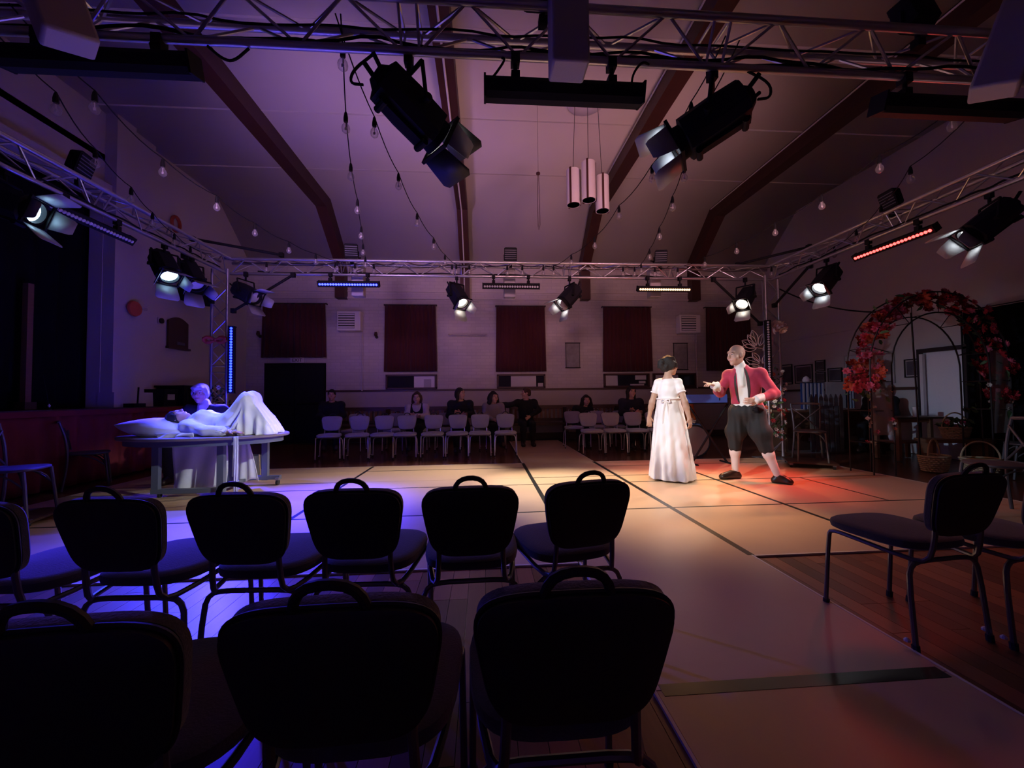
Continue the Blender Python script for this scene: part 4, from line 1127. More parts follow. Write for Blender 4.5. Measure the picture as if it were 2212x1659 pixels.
def basket(label, loc, rz, r=.17, h=.20, flowers=False):
    t = thing('wicker_basket', label, 'basket', loc, rz, 'wicker baskets by the arch')
    n = 22
    for k in range(8):
        z = .012 + h * k / 7; rr = r * (.78 + .22 * k / 7)
        pts = []
        for i in range(n * 2):
            a = i * PI / n; off = .006 * (1 if (i + k) % 2 else -1)
            pts.append(((rr + off) * math.cos(a) * 1.25, (rr + off) * math.sin(a) * .9, z))
        obj('weave_band', MB().tube(pts, h / 15, 5, closed=True), 'wicker', t)
    obj('base', MB().lathe([(r * .7, .002), (r * .72, .02)], 20), 'wicker', t)
    obj('rim', MB().tube([(r * 1.27 * math.cos(i * PI / 14), r * .92 * math.sin(i * PI / 14), h + .015) for i in range(28)], .014, 6, closed=True), 'wicker', t)
    obj('handle', MB().tube([(r * 1.22 * math.cos(i * PI / 16), 0, h + .01 + .24 * math.sin(i * PI / 16)) for i in range(17)], .011, 6), 'wicker', t)
    return t
basket('wicker basket with arched handle on the floor below the bench', (6.42, 5.22, 0), .4)
basket('second wicker basket tucked behind the bistro chair seat', (6.82, 4.98, 0), -.5, .16, .19)
bk3 = basket('wicker basket of dark foliage standing on the low bench', (7.42, 5.72, .386), -.2, .15, .16)

# ------------------------------------------------------------------ flowers
def flower_mesh(name, m, petals=7, r=.05, layers=3):
    mb = MB()
    for l in range(layers):
        k = petals - l; el = .25 + .42 * l; rr = r * (1 - .22 * l)
        for i in range(k):
            a = 2 * PI * (i + .5 * l) / k; w = .55 * rr
            c, s = math.cos(a), math.sin(a)
            def P(u, v, up):
                return (c * u - s * v, s * u + c * v, up)
            mb.add([P(.004, 0, 0), P(rr * .55, -w * .6, rr * .5 * el), P(rr, -w * .3, rr * el), P(rr * 1.02, w * .3, rr * el), P(rr * .55, w * .6, rr * .5 * el)], [(0, 1, 2, 3, 4)])
    me = mb.mesh(name); me.materials.append(MT[m]); return me
FLM = {k: flower_mesh('flower_head_' + k, k, 7, .055) for k in ('fl_red', 'fl_pink', 'fl_orange', 'fl_white')}
SML = {k: flower_mesh('small_' + k, k, 6, .028, 2) for k in ('fl_red', 'fl_pink', 'fl_orange', 'fl_white')}
leaf_mb = MB().add([(0, 0, 0), (.03, -.022, .01), (.07, -.02, .02), (.11, 0, .012), (.07, .02, .02), (.03, .022, .01)], [(0, 1, 2, 3, 4, 5)])
LEAF = leaf_mb.mesh('leaf'); LEAF.materials.append(MT['leafg'])
def aim(p, d, s=1.0, roll=None):
    d = Vector(d).normalized()
    q = Vector((0, 0, 1)).rotation_difference(d)
    return Matrix.Translation(p) @ q.to_matrix().to_4x4() @ Matrix.Rotation(random.uniform(0, 6.28) if roll is None else roll, 4, 'Z') @ Matrix.Diagonal((s, s, s, 1))
def rdir(b=(0, -1, .2), k=.8):
    return Vector(b) + Vector((random.uniform(-k, k), random.uniform(-k, k), random.uniform(-k, k)))

AX0, AX1, AY = 5.24, 7.34, 5.15
acx, arx, azs, art = (AX0 + AX1) / 2, (AX1 - AX0) / 2, 1.45, 2.52
arch = thing('flower_arch', 'tall garden arch covered with red, pink and orange flowers', 'flower arch', (acx, AY, 0))
def archpt(f, k=1.0):
    if f < .33:
        return Vector((-arx * k, 0, azs * f / .33))
    if f > .67:
        return Vector((arx * k, 0, azs * (1 - f) / .33))
    a = PI * (1 - (f - .33) / .34)
    return Vector((arx * k * math.cos(a), 0, azs + (art - azs) * (.1 + .9 * k) * math.sin(a)))
for y in (-.17, .17):
    for k in (1.0, .70):
        obj('hoop', MB().tube([archpt(f, k) + Vector((0, y, 0)) for f in np.linspace(0, 1, 60)], .010, 6), 'frame', arch)
for f in (.10, .20, .29, .36, .43, .5, .57, .64, .71, .80, .90):
    p = archpt(f); q = archpt(f, .70)
    obj('rung', MB().tube([p + Vector((0, -.17, 0)), p + Vector((0, .17, 0)), q + Vector((0, .17, 0)), q + Vector((0, -.17, 0))], .006, 5, closed=True), 'frame', arch)
obj('centre_pole', MB().tube([(.05, .18, .02), (.03, .18, 1.2), (0, .18, 2.3)], .012, 6), 'frame', arch)
for s in (-1, 1):
    P = [[(s * (arx - .32 * u) , -.17 - .01 * math.sin(9 * u + 5 * v), .55 + 1.15 * v) for u in np.linspace(0, 1, 8)] for v in np.linspace(0, 1, 14)]
    obj('netting', MB().grid(P), 'tulle', arch)
for i in range(290):
    f = random.uniform(.33, .67) if i < 215 else random.choice((random.uniform(.27, .33), random.uniform(.67, .78)))
    p = archpt(f, random.uniform(.84, 1.03)) + Vector((random.uniform(-.03, .03), random.uniform(-.2, .16), random.uniform(-.03, .03)))
    if f < .37:
        c = random.choice(('fl_pink', 'fl_pink', 'fl_orange'))
    elif f < .5:
        c = random.choice(('fl_orange', 'fl_red', 'fl_pink'))
    else:
        c = random.choice(('fl_red', 'fl_red', 'fl_pink'))
    obj('flower_head', FLM[c], None, arch, M=aim(p, rdir((p.x * .6, -1, .4)), random.uniform(.75, 1.35)))
for i in range(46):
    f = random.choice((random.uniform(.08, .28), random.uniform(.10, .27), random.uniform(.72, .8)))
    p = archpt(f, random.choice((1.02, .97, .72, .68))) + Vector((random.uniform(-.03, .03), random.uniform(-.2, -.1), 0))
    obj('small_bloom', SML[random.choice(('fl_white', 'fl_white', 'fl_white', 'fl_pink', 'fl_orange'))], None, arch, M=aim(p, rdir(), random.uniform(.8, 1.3)))
for i in range(120):
    f = random.uniform(.2, .82)
    p = archpt(f, random.uniform(.78, 1.03)) + Vector((0, random.uniform(-.2, .2), 0))
    obj('leaf', LEAF, None, arch, M=aim(p, rdir((p.x * .5, -.4, .3), 1.0), random.uniform(.7, 1.2)))
# foliage in the basket on the bench
for i in range(36):
    p = Vector((random.uniform(-.2, .2), random.uniform(-.1, .1), random.uniform(.14, .26)))
    obj('leaf', LEAF, None, bk3, M=aim(p, rdir((p.x * 4, -.3, .6), .8), random.uniform(.8, 1.5)))
for i in range(8):
    obj('small_bloom', SML['fl_pink'], None, bk3, M=aim((random.uniform(-.18, .2), random.uniform(-.12, .08), random.uniform(.18, .3)), rdir(), 1.2))

# garlands on the towers
def garland(label, x, y, z0, z1, n, cols, s=1.0):
    t = thing('flower_garland', label, 'garland', (x, y, z0), 0, 'garlands on the truss towers')
    pts = [(.10 * math.cos(a), .10 * math.sin(a), (z1 - z0) * k / 40) for k, a in ((k, k * .55) for k in range(41))]
    obj('vine', MB().tube(pts, .006, 5), 'leafg', t)
    for i in range(n * 2):
        a = random.uniform(0, 6.28); r = random.uniform(.08, .17)
        obj('leaf', LEAF, None, t, M=aim((r * math.cos(a), r * math.sin(a), random.uniform(0, z1 - z0)), rdir((math.cos(a), math.sin(a) - .4, .2)), random.uniform(.6, 1.0) * s))
    for i in range(n):
        a = random.uniform(PI, 2 * PI); r = random.uniform(.13, .19)
        obj('small_bloom', SML[random.choice(cols)], None, t, M=aim((r * math.cos(a), r * math.sin(a), random.uniform(0, z1 - z0)), rdir((math.cos(a), -1, .2)), random.uniform(.9, 1.5) * s))
garland('white flower garland wound down the tower behind the man in red', 5.02, 6.5, .35, 1.55, 46, ('fl_white', 'fl_white', 'fl_white', 'fl_orange', 'fl_red'))
garland('dark garland wound round the foot of the table tower', -4.12, 6.5, .5, 1.35, 20, ('fl_red', 'fl_white', 'fl_orange'))
t = thing('bow', 'pale fabric blossom cluster tied high on the flowered tower', 'bow', (5.02, 6.4, 2.28))
for i in range(9):
    obj('petal_puff', FLM['fl_white'] if i % 3 == 0 else SM.setdefault('pp', flower_mesh('petal_puff', 'petal_pale', 6, .06)), None, t, M=aim((random.uniform(-.12, .14), random.uniform(-.1, .02), random.uniform(-.1, .12)), rdir((0, -1, 0), .9), random.uniform(1.1, 1.8)))
t = thing('bow', 'dull red bow tied at mid height on the table tower', 'bow', (-4.15, 6.4, 2.05))
for s in (-1, 1):
    obj('loop', MB().tube([(0, 0, 0), (s * .1, -.02, .05), (s * .17, -.02, .01), (s * .1, -.02, -.05), (0, 0, 0)], [.01, .03, .035, .03, .01], 8, smooth=1), 'fl_orange', t)
obj('knot', MB().lathe([(.002, -.03), (.03, -.015), (.03, .015), (.002, .03)], 10), 'fl_orange', t)
# wire leaf sprays beside the flowered tower
def wire_leaf(t, p, d, L):
    d = Vector(d).normalized(); sd = Vector((d.z, 0, -d.x))
    pts = []
    for k in range(13):
        f = k / 12; w = .24 * L * math.sin(PI * f) ** .8
        pts.append(Vector(p) + d * (L * f) + sd * w)
    for k in range(11, 0, -1):
        f = k / 12; w = .24 * L * math.sin(PI * f) ** .8
        pts.append(Vector(p) + d * (L * f) - sd * w)
    lf = obj('wire_leaf', MB().tube(pts, .006, 5, closed=True), 'wire', t)
    obj('midrib', MB().tube([p, Vector(p) + d * (L * .9)], .004, 5), 'wire', lf)
for lab, o, leaves in (('upper spray of pale wire leaves beside the flowered tower', (4.72, 6.4, 1.92), (((-.08, 0, .0), (-1, 0, .5), .26), ((-.06, 0, .03), (-.8, 0, 1), .24), ((-.05, 0, .05), (-.3, 0, 1), .26), ((0, 0, .03), (.35, 0, 1), .22), ((-.06, 0, -.02), (-1, 0, .1), .26), ((.1, 0, .0), (.8, 0, .9), .22), ((.06, 0, -.05), (.6, 0, .5), .24))),
                       ('lower spray of pale wire leaves beside the head of the man in red', (4.66, 6.4, 1.60), (((.05, 0, .05), (-1, 0, .3), .26), ((.05, 0, .0), (-1, 0, -.15), .26), ((.06, 0, .08), (-.8, 0, .9), .2), ((.08, 0, 0), (-.4, 0, -1), .18), ((.1, 0, .05), (.6, 0, .8), .2)))):
    t = thing('wire_spray', lab, 'ornament', o)
    obj('stem', MB().tube([(-.06, 0, 0), (.1, .02, -.02), (.24, .06, -.15)], .006, 5, smooth=1), 'wire', t)
    for p, d, L in leaves:
        wire_leaf(t, p, d, L)
# keyboard stand behind the couple; the blue light on its front is painted
t = thing('music_stand', 'black keyboard stand with blue light painted on its front behind the couple', 'stand', (3.62, 6.0, 0))
obj('front_board', MB().box((-.12, 0, 1.06), (.70, .03, .13)), 'blue_light_board', t)
obj('slot', MB().box((.10, -.018, 1.06), (.012, .006, .06)), 'black', t)
obj('keyboard', MB().box((0, .16, 1.02), (.95, .28, .09)), 'black', t)
for s in (-1, 1):
    obj('leg', MB().tube([(s * .34, .14, .98), (-s * .3, .14, .02)], .018), 'black', t)
    obj('foot', MB().cyl((s * .3, -.05, .02), (s * .3, .33, .02), .018), 'black', t)
t = thing('drum', 'dark round drum standing on the floor behind the couple', 'drum', (3.72, 6.95, .30))
obj('shell', MB().lathe([(.27, -.2), (.28, -.2), (.28, .2), (.27, .2)], 28, axis=(0, -1, 0)), 'black', t)
obj('head', MB().lathe([(.265, .0), (.262, .005)], 28, c=(0, -.2, 0), axis=(0, -1, 0)), 'steel', t)
obj('hoop', MB().tube([(.28 * math.cos(k * PI / 14), -.2, .28 * math.sin(k * PI / 14)) for k in range(28)], .014, 6, closed=True), 'black', t)

# ------------------------------------------------------------------ the oval table and what lies on it
TX, TY, TZ = -3.36, 5.05, .712
t = thing('oval_table', 'grey oval table on casters under the lying woman', 'table', (TX, TY, TH))
top = [(.93 * math.cos(k * PI / 32), .56 * math.sin(k * PI / 32)) for k in range(64)]
zt = TZ - TH
obj('top', MB().loft([[(x * s, y * s, z) for x, y in top] for s, z in ((.985, zt - .035), (1, zt - .028), (1, zt - .006), (.99, zt), (.02, zt))]), 'table_top', t)
obj('apron', MB().loft([[(x * .93, y * .88, z) for x, y in top] for z in (zt - .10, zt - .03)]), 'table_leg', t)
for x, y in ((-.40, -.22), (.31, -.22), (.06, .35), (.50, .35)):
    obj('leg', MB().box((x, y, (zt - .1 + .07) / 2), (.075, .05, zt - .1 - .05)), 'table_leg', t)
obj('foot_rail', MB().box((-.045, -.22, .07), (.79, .06, .05)), 'table_leg', t)
obj('foot_rail', MB().box((.33, .35, .09), (.72, .06, .05)), 'table_leg', t)
obj('cross_rail', MB().box((.31, .06, .09), (.05, .56, .04)), 'table_leg', t)
for p in ((.68, .30, 0), (.02, .35, 0), (-.36, -.22, 0), (.31, -.22, 0)):
    caster(t, p, .034 if p[1] > 0 else .022)
# cloth hanging behind the near leg frame, the second fall, the ribbon
def hang(name, label, x0, x1, y, z0, z1, amp, m='white', taper=0.0, slant=0):
    P = []
    for j in range(16):
        f = j / 15
        P.append([((x0 + x1) / 2 + (x1 - x0) / 2 * u * (1 + taper * f) + slant * f, y + amp * math.sin(7 * u + 3 * f) * (.3 + f), z1 + (z0 - z1) * f + .02 * f * math.sin(4 * u)) for u in np.linspace(-1, 1, 24)])
    o = obj(name, MB().grid(P), m, None, thick=.004)
    return tag(o, label, 'cloth')
hang('white_cloth', 'white patterned cloth hanging below the oval table', -3.70, -3.08, 4.98, .06, .60, .03)
hang('white_cloth', 'narrow white cloth fall below the table beside the seated man', -3.12, -2.98, 5.25, .10, .58, .012, taper=.9, slant=.06)
hang('ribbon', 'long white ribbon trailing over the front of the oval table', -2.775, -2.725, TY - .455, .07, TZ + .004, .004, slant=.0)
pil = MB(); rings = []
for k in range(15):
    u = -1 + 2 * k / 14
    e_ = 1.5 if u < 0 else 3.0
    w = max(.02, (1 - abs(u) ** (e_ + .6))) * .27; h = max(.008, (1 - abs(u) ** e_)) * .12
    c = .35 * .3 * math.exp(-((u - .45) / .3) ** 2) * .35
    rings.append([(u * .48, w * math.cos(a), h * math.copysign(abs(math.sin(a)) ** .8, math.sin(a)) * (1 - (.35 * math.exp(-((u - .5) / .28) ** 2) if math.sin(a) > 0 else 0))) for a in (i * PI / 12 for i in range(24))])
pil.loft(rings)
o = obj('pillow', autosm(fixn(pil.mesh('pillow')), 80), 'sheet', None, loc=(-3.80, 4.92, TZ + .09), rot=(0, .09, .06))
tag(o, 'plump white pillow under the dark hair, lit blue', 'pillow')
hang('folded_cloth', 'pale cloth bunched at the front edge of the tabletop', -3.62, -3.22, TY - .43, TZ - .0, TZ + .05, .02)
t = thing('nosegay', 'crumpled pale posy lying on the table beside the hand', 'posy', (-2.92, TY - .34, TZ + .003))
for i in range(8):
    obj('petal_puff', FLM['fl_white'], None, t, M=aim((random.uniform(-.1, .1), random.uniform(-.05, .05), random.uniform(.02, .05)), rdir((0, -.6, 1), .7), random.uniform(.7, 1.1)))
t = thing('bonnet', 'grey-brown round bonnet standing on the table at her hip', 'hat', (-2.95, TY - .22, TZ + .002))
obj('crown', MB().lathe([(.13, 0), (.135, .02), (.12, .07), (.07, .11), (.002, .12)], 20), 'grey_knit', t)
obj('brim', MB().lathe([(.12, .004), (.16, .008), (.16, .014), (.12, .018)], 20), 'grey_knit', t)
t = thing('pedal_bin', 'green-grey pedal bin under the table beside the seated man', 'bin', (-3.38, 6.0, TH))
obj('tub', MB().lathe([(.11, 0), (.13, .3), (.12, .3), (.1, .01)], 18), 'picket', t)
obj('bar', MB().tube([(.14, -.05, .32), (.2, -.12, .02), (.05, -.2, .02)], .008, 6), 'wicker', t)

# ------------------------------------------------------------------ people: one continuous skin per body, clothes as further skins
V3 = lambda *a: np.array(a, float)
def nrm(v):
    v = np.asarray(v, float); return v / max(np.linalg.norm(v), 1e-9)
class Sdf:
    def __init__(self, k=.03):
        self.p = []; self.k = k
    def cone(self, a, b, ra, rb, k=None, op=1):
        a, b = np.asarray(a, float), np.asarray(b, float); r = max(ra, rb)
        self.p.append(('c', (a, b, ra, rb), np.minimum(a, b) - r, np.maximum(a, b) + r, self.k if k is None else k, op)); return self
    def ell(self, c, r, R=None, k=None, op=1):
        c, r = np.asarray(c, float), np.asarray(r, float); m = r.max()
        self.p.append(('e', (c, r, R), c - m, c + m, self.k if k is None else k, op)); return self
    def box(self, c, h, R=None, k=None, op=1):
        c, h = np.asarray(c, float), np.asarray(h, float); m = np.linalg.norm(h)
        self.p.append(('b', (c, h, R), c - m, c + m, self.k if k is None else k, op)); return self
    def fn(self, f, lo, hi, k=None, op=1):
        self.p.append(('f', f, np.asarray(lo, float), np.asarray(hi, float), self.k if k is None else k, op)); return self
    def mesh(self, name, h, wrinkle=0, wfreq=18, seed=0):
        add = [q for q in self.p if q[5] == 1]
        lo = np.min([q[2] for q in add], 0) - 3 * h - .03; hi = np.max([q[3] for q in add], 0) + 3 * h + .03
        n = np.ceil((hi - lo) / h).astype(int) + 1
        F = np.full(tuple(n), 1.0, np.float32)
        ax = [lo[i] + h * np.arange(n[i]) for i in range(3)]
        for kind, prm, bl, bh, k, op in self.p:
            m = k + 2.5 * h
            i0 = np.clip(np.floor((bl - m - lo) / h).astype(int), 0, n - 1); i1 = np.clip(np.ceil((bh + m - lo) / h).astype(int) + 1, 1, n)
            if np.any(i1 <= i0):
                continue
            sl = tuple(slice(a, b) for a, b in zip(i0, i1))
            X, Y, Z = np.meshgrid(*[ax[i][sl[i]] for i in range(3)], indexing='ij')
            if kind == 'c':
                a, b, ra, rb = prm; d = b - a; L2 = max(d @ d, 1e-9)
                px, py, pz = X - a[0], Y - a[1], Z - a[2]
                t = np.clip((px * d[0] + py * d[1] + pz * d[2]) / L2, 0, 1)
                D = np.sqrt((px - t * d[0]) ** 2 + (py - t * d[1]) ** 2 + (pz - t * d[2]) ** 2) - (ra + t * (rb - ra))
            elif kind in 'eb':
                c, r, R = prm
                px, py, pz = X - c[0], Y - c[1], Z - c[2]
                if R is not None:
                    px, py, pz = [R[i][0] * px + R[i][1] * py + R[i][2] * pz for i in range(3)]
                if kind == 'e':
                    k0 = np.sqrt((px / r[0]) ** 2 + (py / r[1]) ** 2 + (pz / r[2]) ** 2) + 1e-9
                    k1 = np.sqrt((px / r[0] ** 2) ** 2 + (py / r[1] ** 2) ** 2 + (pz / r[2] ** 2) ** 2) + 1e-9
                    D = k0 * (k0 - 1) / k1
                else:
                    qx, qy, qz = np.abs(px) - r[0], np.abs(py) - r[1], np.abs(pz) - r[2]
                    D = np.sqrt(np.maximum(qx, 0) ** 2 + np.maximum(qy, 0) ** 2 + np.maximum(qz, 0) ** 2) + np.minimum(np.maximum(np.maximum(qx, qy), qz), 0)
            else:
                D = prm(X, Y, Z)
            G = F[sl]
            if op == 2:
                H = np.full_like(F, 1.0); H[sl] = np.maximum(G, D); F = H
            elif op > 0:
                hh = np.maximum(k - np.abs(G - D), 0) / max(k, 1e-6)
                F[sl] = np.minimum(G, D) - hh * hh * k / 4
            else:
                hh = np.maximum(k - np.abs(G + D), 0) / max(k, 1e-6)
                F[sl] = np.maximum(G, -D) + hh * hh * k / 4
        if wrinkle:
            X, Y, Z = np.meshgrid(*ax, indexing='ij')
            r = np.random.default_rng(seed); W = 0
            for _ in range(5):
                v = r.normal(size=3) * wfreq; ph = r.uniform(0, 6.28)
                W = W + np.sin(v[0] * X + v[1] * Y + v[2] * Z * .5 + ph + 1.3 * np.sin(.4 * (v[1] * X - v[0] * Y) + ph))
            F = F + (wrinkle / 2.2 * W).astype(np.float32)
        # surface nets
        ins = F < 0
        c = [ins[a:ins.shape[0] - 1 + a, b:ins.shape[1] - 1 + b, d:ins.shape[2] - 1 + d] for a in (0, 1) for b in (0, 1) for d in (0, 1)]
        s = sum(q.astype(np.int8) for q in c)
        act = (s > 0) & (s < 8)
        idx = -np.ones(act.shape, np.int64); I = np.argwhere(act); idx[act] = np.arange(len(I))
        pos = np.zeros((len(I), 3)); cnt = np.zeros(len(I))
        offs = [V3(a, b, d).astype(int) for a in (0, 1) for b in (0, 1) for d in (0, 1)]
        for i in range(8):
            for j in range(i + 1, 8):
                if np.abs(offs[i] - offs[j]).sum() != 1:
                    continue
                A = F[tuple((I + offs[i]).T)]; B = F[tuple((I + offs[j]).T)]
                x = (A < 0) != (B < 0)
                t = np.where(x, A / np.where(np.abs(A - B) < 1e-9, 1e-9, A - B), 0)
                pos += np.where(x[:, None], offs[i] + t[:, None] * (offs[j] - offs[i]), 0); cnt += x
        pos = (I + pos / cnt[:, None]) * h + lo
        faces = []
        for a in range(3):
            b, d = (a + 1) % 3, (a + 2) % 3
            s0 = [slice(None)] * 3; s1 = [slice(None)] * 3
            s0[a] = slice(0, -1); s1[a] = slice(1, None)
            x = ins[tuple(s0)] != ins[tuple(s1)]
            E = np.argwhere(x)
            E = E[(E[:, b] > 0) & (E[:, d] > 0) & (E[:, b] < ins.shape[b] - 1) & (E[:, d] < ins.shape[d] - 1)]
            eb = np.eye(3, dtype=int)[b]; ed = np.eye(3, dtype=int)[d]
            q = np.stack([idx[tuple((E - eb - ed).T)], idx[tuple((E - ed).T)], idx[tuple(E.T)], idx[tuple((E - eb).T)]], 1)
            fl = ins[tuple(E.T)]
            q[~fl] = q[~fl][:, ::-1]
            faces.append(q)
        Q = np.concatenate(faces)
        me = bpy.data.meshes.new(name)
        me.from_pydata(pos.tolist(), [], Q.tolist()); me.update(); me.shade_smooth()
        return me

def head_frame(fwd, up=(0, 0, 1)):
    f = nrm(fwd); u = np.asarray(up, float); u = nrm(u - f * (u @ f)); r = np.cross(f, u)
    return f, u, r
def add_head(S, C, f, u, r, s=1.0):
    R = np.array([r, f, u]); C = np.asarray(C, float)
    S.ell(C + (u * .026 - f * .014) * s, V3(.075, .096, .096) * s, R, .02)
    S.ell(C + (-u * .045 + f * .024) * s, V3(.056, .066, .074) * s, R, .04)
    S.cone(C + (-u * .092 + f * .062) * s, C + (-u * .103 + f * .070) * s, .022 * s, .017 * s, .03)
    S.cone(C + (f * .080 + u * .022) * s, C + (f * .112 - u * .020) * s, .008 * s, .0135 * s, .012)
    S.cone(C + (f * .098 - u * .024 - r * .010) * s, C + (f * .098 - u * .024 + r * .010) * s, .008 * s, .008 * s, .01)
    S.cone(C + (f * .076 + u * .036 - r * .036) * s, C + (f * .076 + u * .036 + r * .036) * s, .014 * s, .014 * s, .02)
    for q in (-1, 1):
        S.ell(C + (r * q * .033 + f * .101 + u * .010) * s, V3(.017, .014, .011) * s, R, .012, -1)
        S.ell(C + (r * q * .045 + f * .058 - u * .030) * s, V3(.024, .022, .026) * s, R, .03)
        S.ell(C + (r * q * .077 - f * .006 - u * .006) * s, V3(.010, .020, .031) * s, R, .008)
    S.cone(C + (f * .088 - u * .060 - r * .018) * s, C + (f * .088 - u * .060 + r * .018) * s, .0085 * s, .0085 * s, .01)
    S.cone(C + (f * .092 - u * .060) * s, C + (f * .092 - u * .060) * s + r * .001, .008 * s, .008 * s, .01)
def face_parts(t, C, f, u, r, s=1.0, brow='hair_dk', lips=True):
    R = np.array([r, f, u]); C = np.asarray(C, float); o = np.array(t.location)
    Rm = Matrix([list(a) for a in np.array([r, f, u]).T]).to_4x4()
    for q in (-1, 1):
        p = C + (r * q * .033 + f * .080 + u * .010) * s - o
        e = obj('eye', sm('eyeball', MB().lathe([(.001, -.0075), (.0075, -.006), (.012, 0), (.0075, .006), (.001, .0075)], 10), 'eye'), None, t, M=Matrix.Translation(p) @ Rm @ Matrix.Diagonal((s, s, s, 1)))
        obj('iris', sm('iris', MB().lathe([(.0062, 0), (.004, .0015), (.001, .002)], 8, axis=(0, 1, 0), c=(0, .0108, 0)), 'iris'), None, e)
        obj('eyebrow', sm('brow_' + brow, MB().tube([(-.016, 0, -.002), (0, .003, .003), (.016, -.002, -.001)], .0035, 6), brow), None, t, M=Matrix.Translation(C + (r * q * .034 + f * .087 + u * .032) * s - o) @ Rm @ Matrix.Diagonal((s, s, s, 1)))
    if lips:
        obj('mouth', sm('mouth', MB().tube([(-.020, -.005, 0), (0, .004, .0), (.020, -.005, 0)], .0045, 6), 'lip'), None, t, M=Matrix.Translation(C + (f * .0945 - u * .060) * s - o) @ Rm @ Matrix.Diagonal((s, s, s, 1)))

def add_hand(S, wr, d, n, s=1.0, curl=.5, side=1, spread=.10, point=False):
    """wrist, finger direction, palm normal; fingers fold towards the palm normal"""
    wr = np.asarray(wr, float); d = nrm(d); n = nrm(np.asarray(n, float) - d * (np.asarray(n, float) @ d)); w = np.cross(d, n) * side
    for q in (-.026, -.009, .009, .026):
        S.cone(wr + d * .012 * s + w * q * .8 * s, wr + d * .082 * s + w * q * s, .0145 * s, .0125 * s, .014)
    for i, (q, L) in enumerate(((-.029, .060), (-.010, .072), (.010, .076), (.029, .068))):
        c = curl * (1.0 if not (point and i == 3) else .05)
        b = wr + d * .088 * s + w * q * s; dd = nrm(d + w * (q / .029) * spread)
        for j, (fl_, rr) in enumerate(((.44, .0095), (.32, .0088), (.26, .0078))):
            a = c * (.55 + .65 * j)
            e = b + (dd * math.cos(a) + n * math.sin(a)) * L * fl_ * s * 1.05
            S.cone(b, e, rr * s, (rr - .0007) * s, .006); b = e
    b = wr + d * .022 * s + w * .030 * s; e = b + nrm(d * .75 + w * .75 + n * .25) * .036 * s
    S.cone(b, e, .0125 * s, .0105 * s, .012); b = e; e = b + nrm(d * .95 + w * .25 + n * (.25 + .3 * curl)) * .032 * s
    S.cone(b, e, .0105 * s, .0085 * s, .006)

def torso(S, J, g=0.0, fem=False, k=.06):
    hip, ch, nk = [np.asarray(J[q], float) for q in ('hip', 'chest', 'neck')]
    up = nrm(nk - hip); rt = np.asarray(J['shR'], float) - np.asarray(J['shL'], float); rt = nrm(rt - up * (rt @ up)); fw = np.cross(up, rt)
    R = np.array([rt, fw, up]); wd = .93 if fem else 1.0; sc = J.get('sc', 1.0); fat = J.get('fat', 1.0)
    S.ell(hip, V3(.165 * fat + g, .115 * fat + g, .125 + g) * sc, R, k)
    S.ell(hip * .55 + ch * .45 + fw * .005, V3(.145 * fat * wd + g, .108 * fat + g, .16 + g) * sc, R, k)
    S.ell(ch + fw * .004, V3(.165 * wd + g, .112 + g, .165 + g) * sc, R, k)
    S.cone(J['shL'], J['shR'], (.058 + g) * sc, (.058 + g) * sc, k)
    S.cone(ch * .3 + nk * .7, nk + up * .01, (.085 + g) * sc, (.060 + g) * sc, k)
    if fem:
        for q in (-1, 1):
            S.ell(ch + fw * .085 * sc + rt * q * .07 * sc + up * .02, V3(.066 + g, .060 + g, .066 + g) * sc, R, .04)
    return fw, up, rt
def arm(S, sh, el, wr, g=0.0, k=.03, s=1.0, upto=1.0):
    sh, el, wr = [np.asarray(q, float) for q in (sh, el, wr)]
    S.cone(sh, el, (.053 + g) * s, (.042 + g) * s, k)
    if upto > 0:
        e = el + (wr - el) * upto
        m = el * .7 + e * .3
        S.cone(el, m, (.041 + g) * s, (.042 + g) * s, k); S.cone(m, e, (.042 + g) * s, (.030 + g) * s, k)
def leg(S, hp, kn, an, g=0.0, k=.04, s=1.0, lo=True, hi=True):
    hp, kn, an = [np.asarray(q, float) for q in (hp, kn, an)]
    if hi:
        S.cone(hp, kn, (.088 + g) * s, (.058 + g) * s, k)
    if lo:
        m = kn * .68 + an * .32
        S.cone(kn, m, (.056 + g) * s, (.057 + g) * s, k); S.cone(m, an, (.055 + g) * s, (.037 + g) * s, k)
def foot(S, an, toe, g=0.0, s=1.0):
    an, toe = np.asarray(an, float), np.asarray(toe, float); d = toe - an; d[2] = 0; d = nrm(d)
    base = np.array([an[0], an[1], toe[2]])
    S.cone(an, base + d * -.035 + V3(0, 0, .012), (.036 + g) * s, (.034 + g) * s, .03)
    S.cone(base - d * .03 + V3(0, 0, .012), toe - d * .05 + V3(0, 0, .012), (.034 + g) * s, (.037 + g) * s, .03)
    S.cone(an + d * .03, toe - d * .04 + V3(0, 0, .01), (.032 + g) * s, (.030 + g) * s, .03)
    S.ell(toe - d * .035 + V3(0, 0, .008), V3(.04 + g, .04 + g, .026 + g) * s, None, .02)
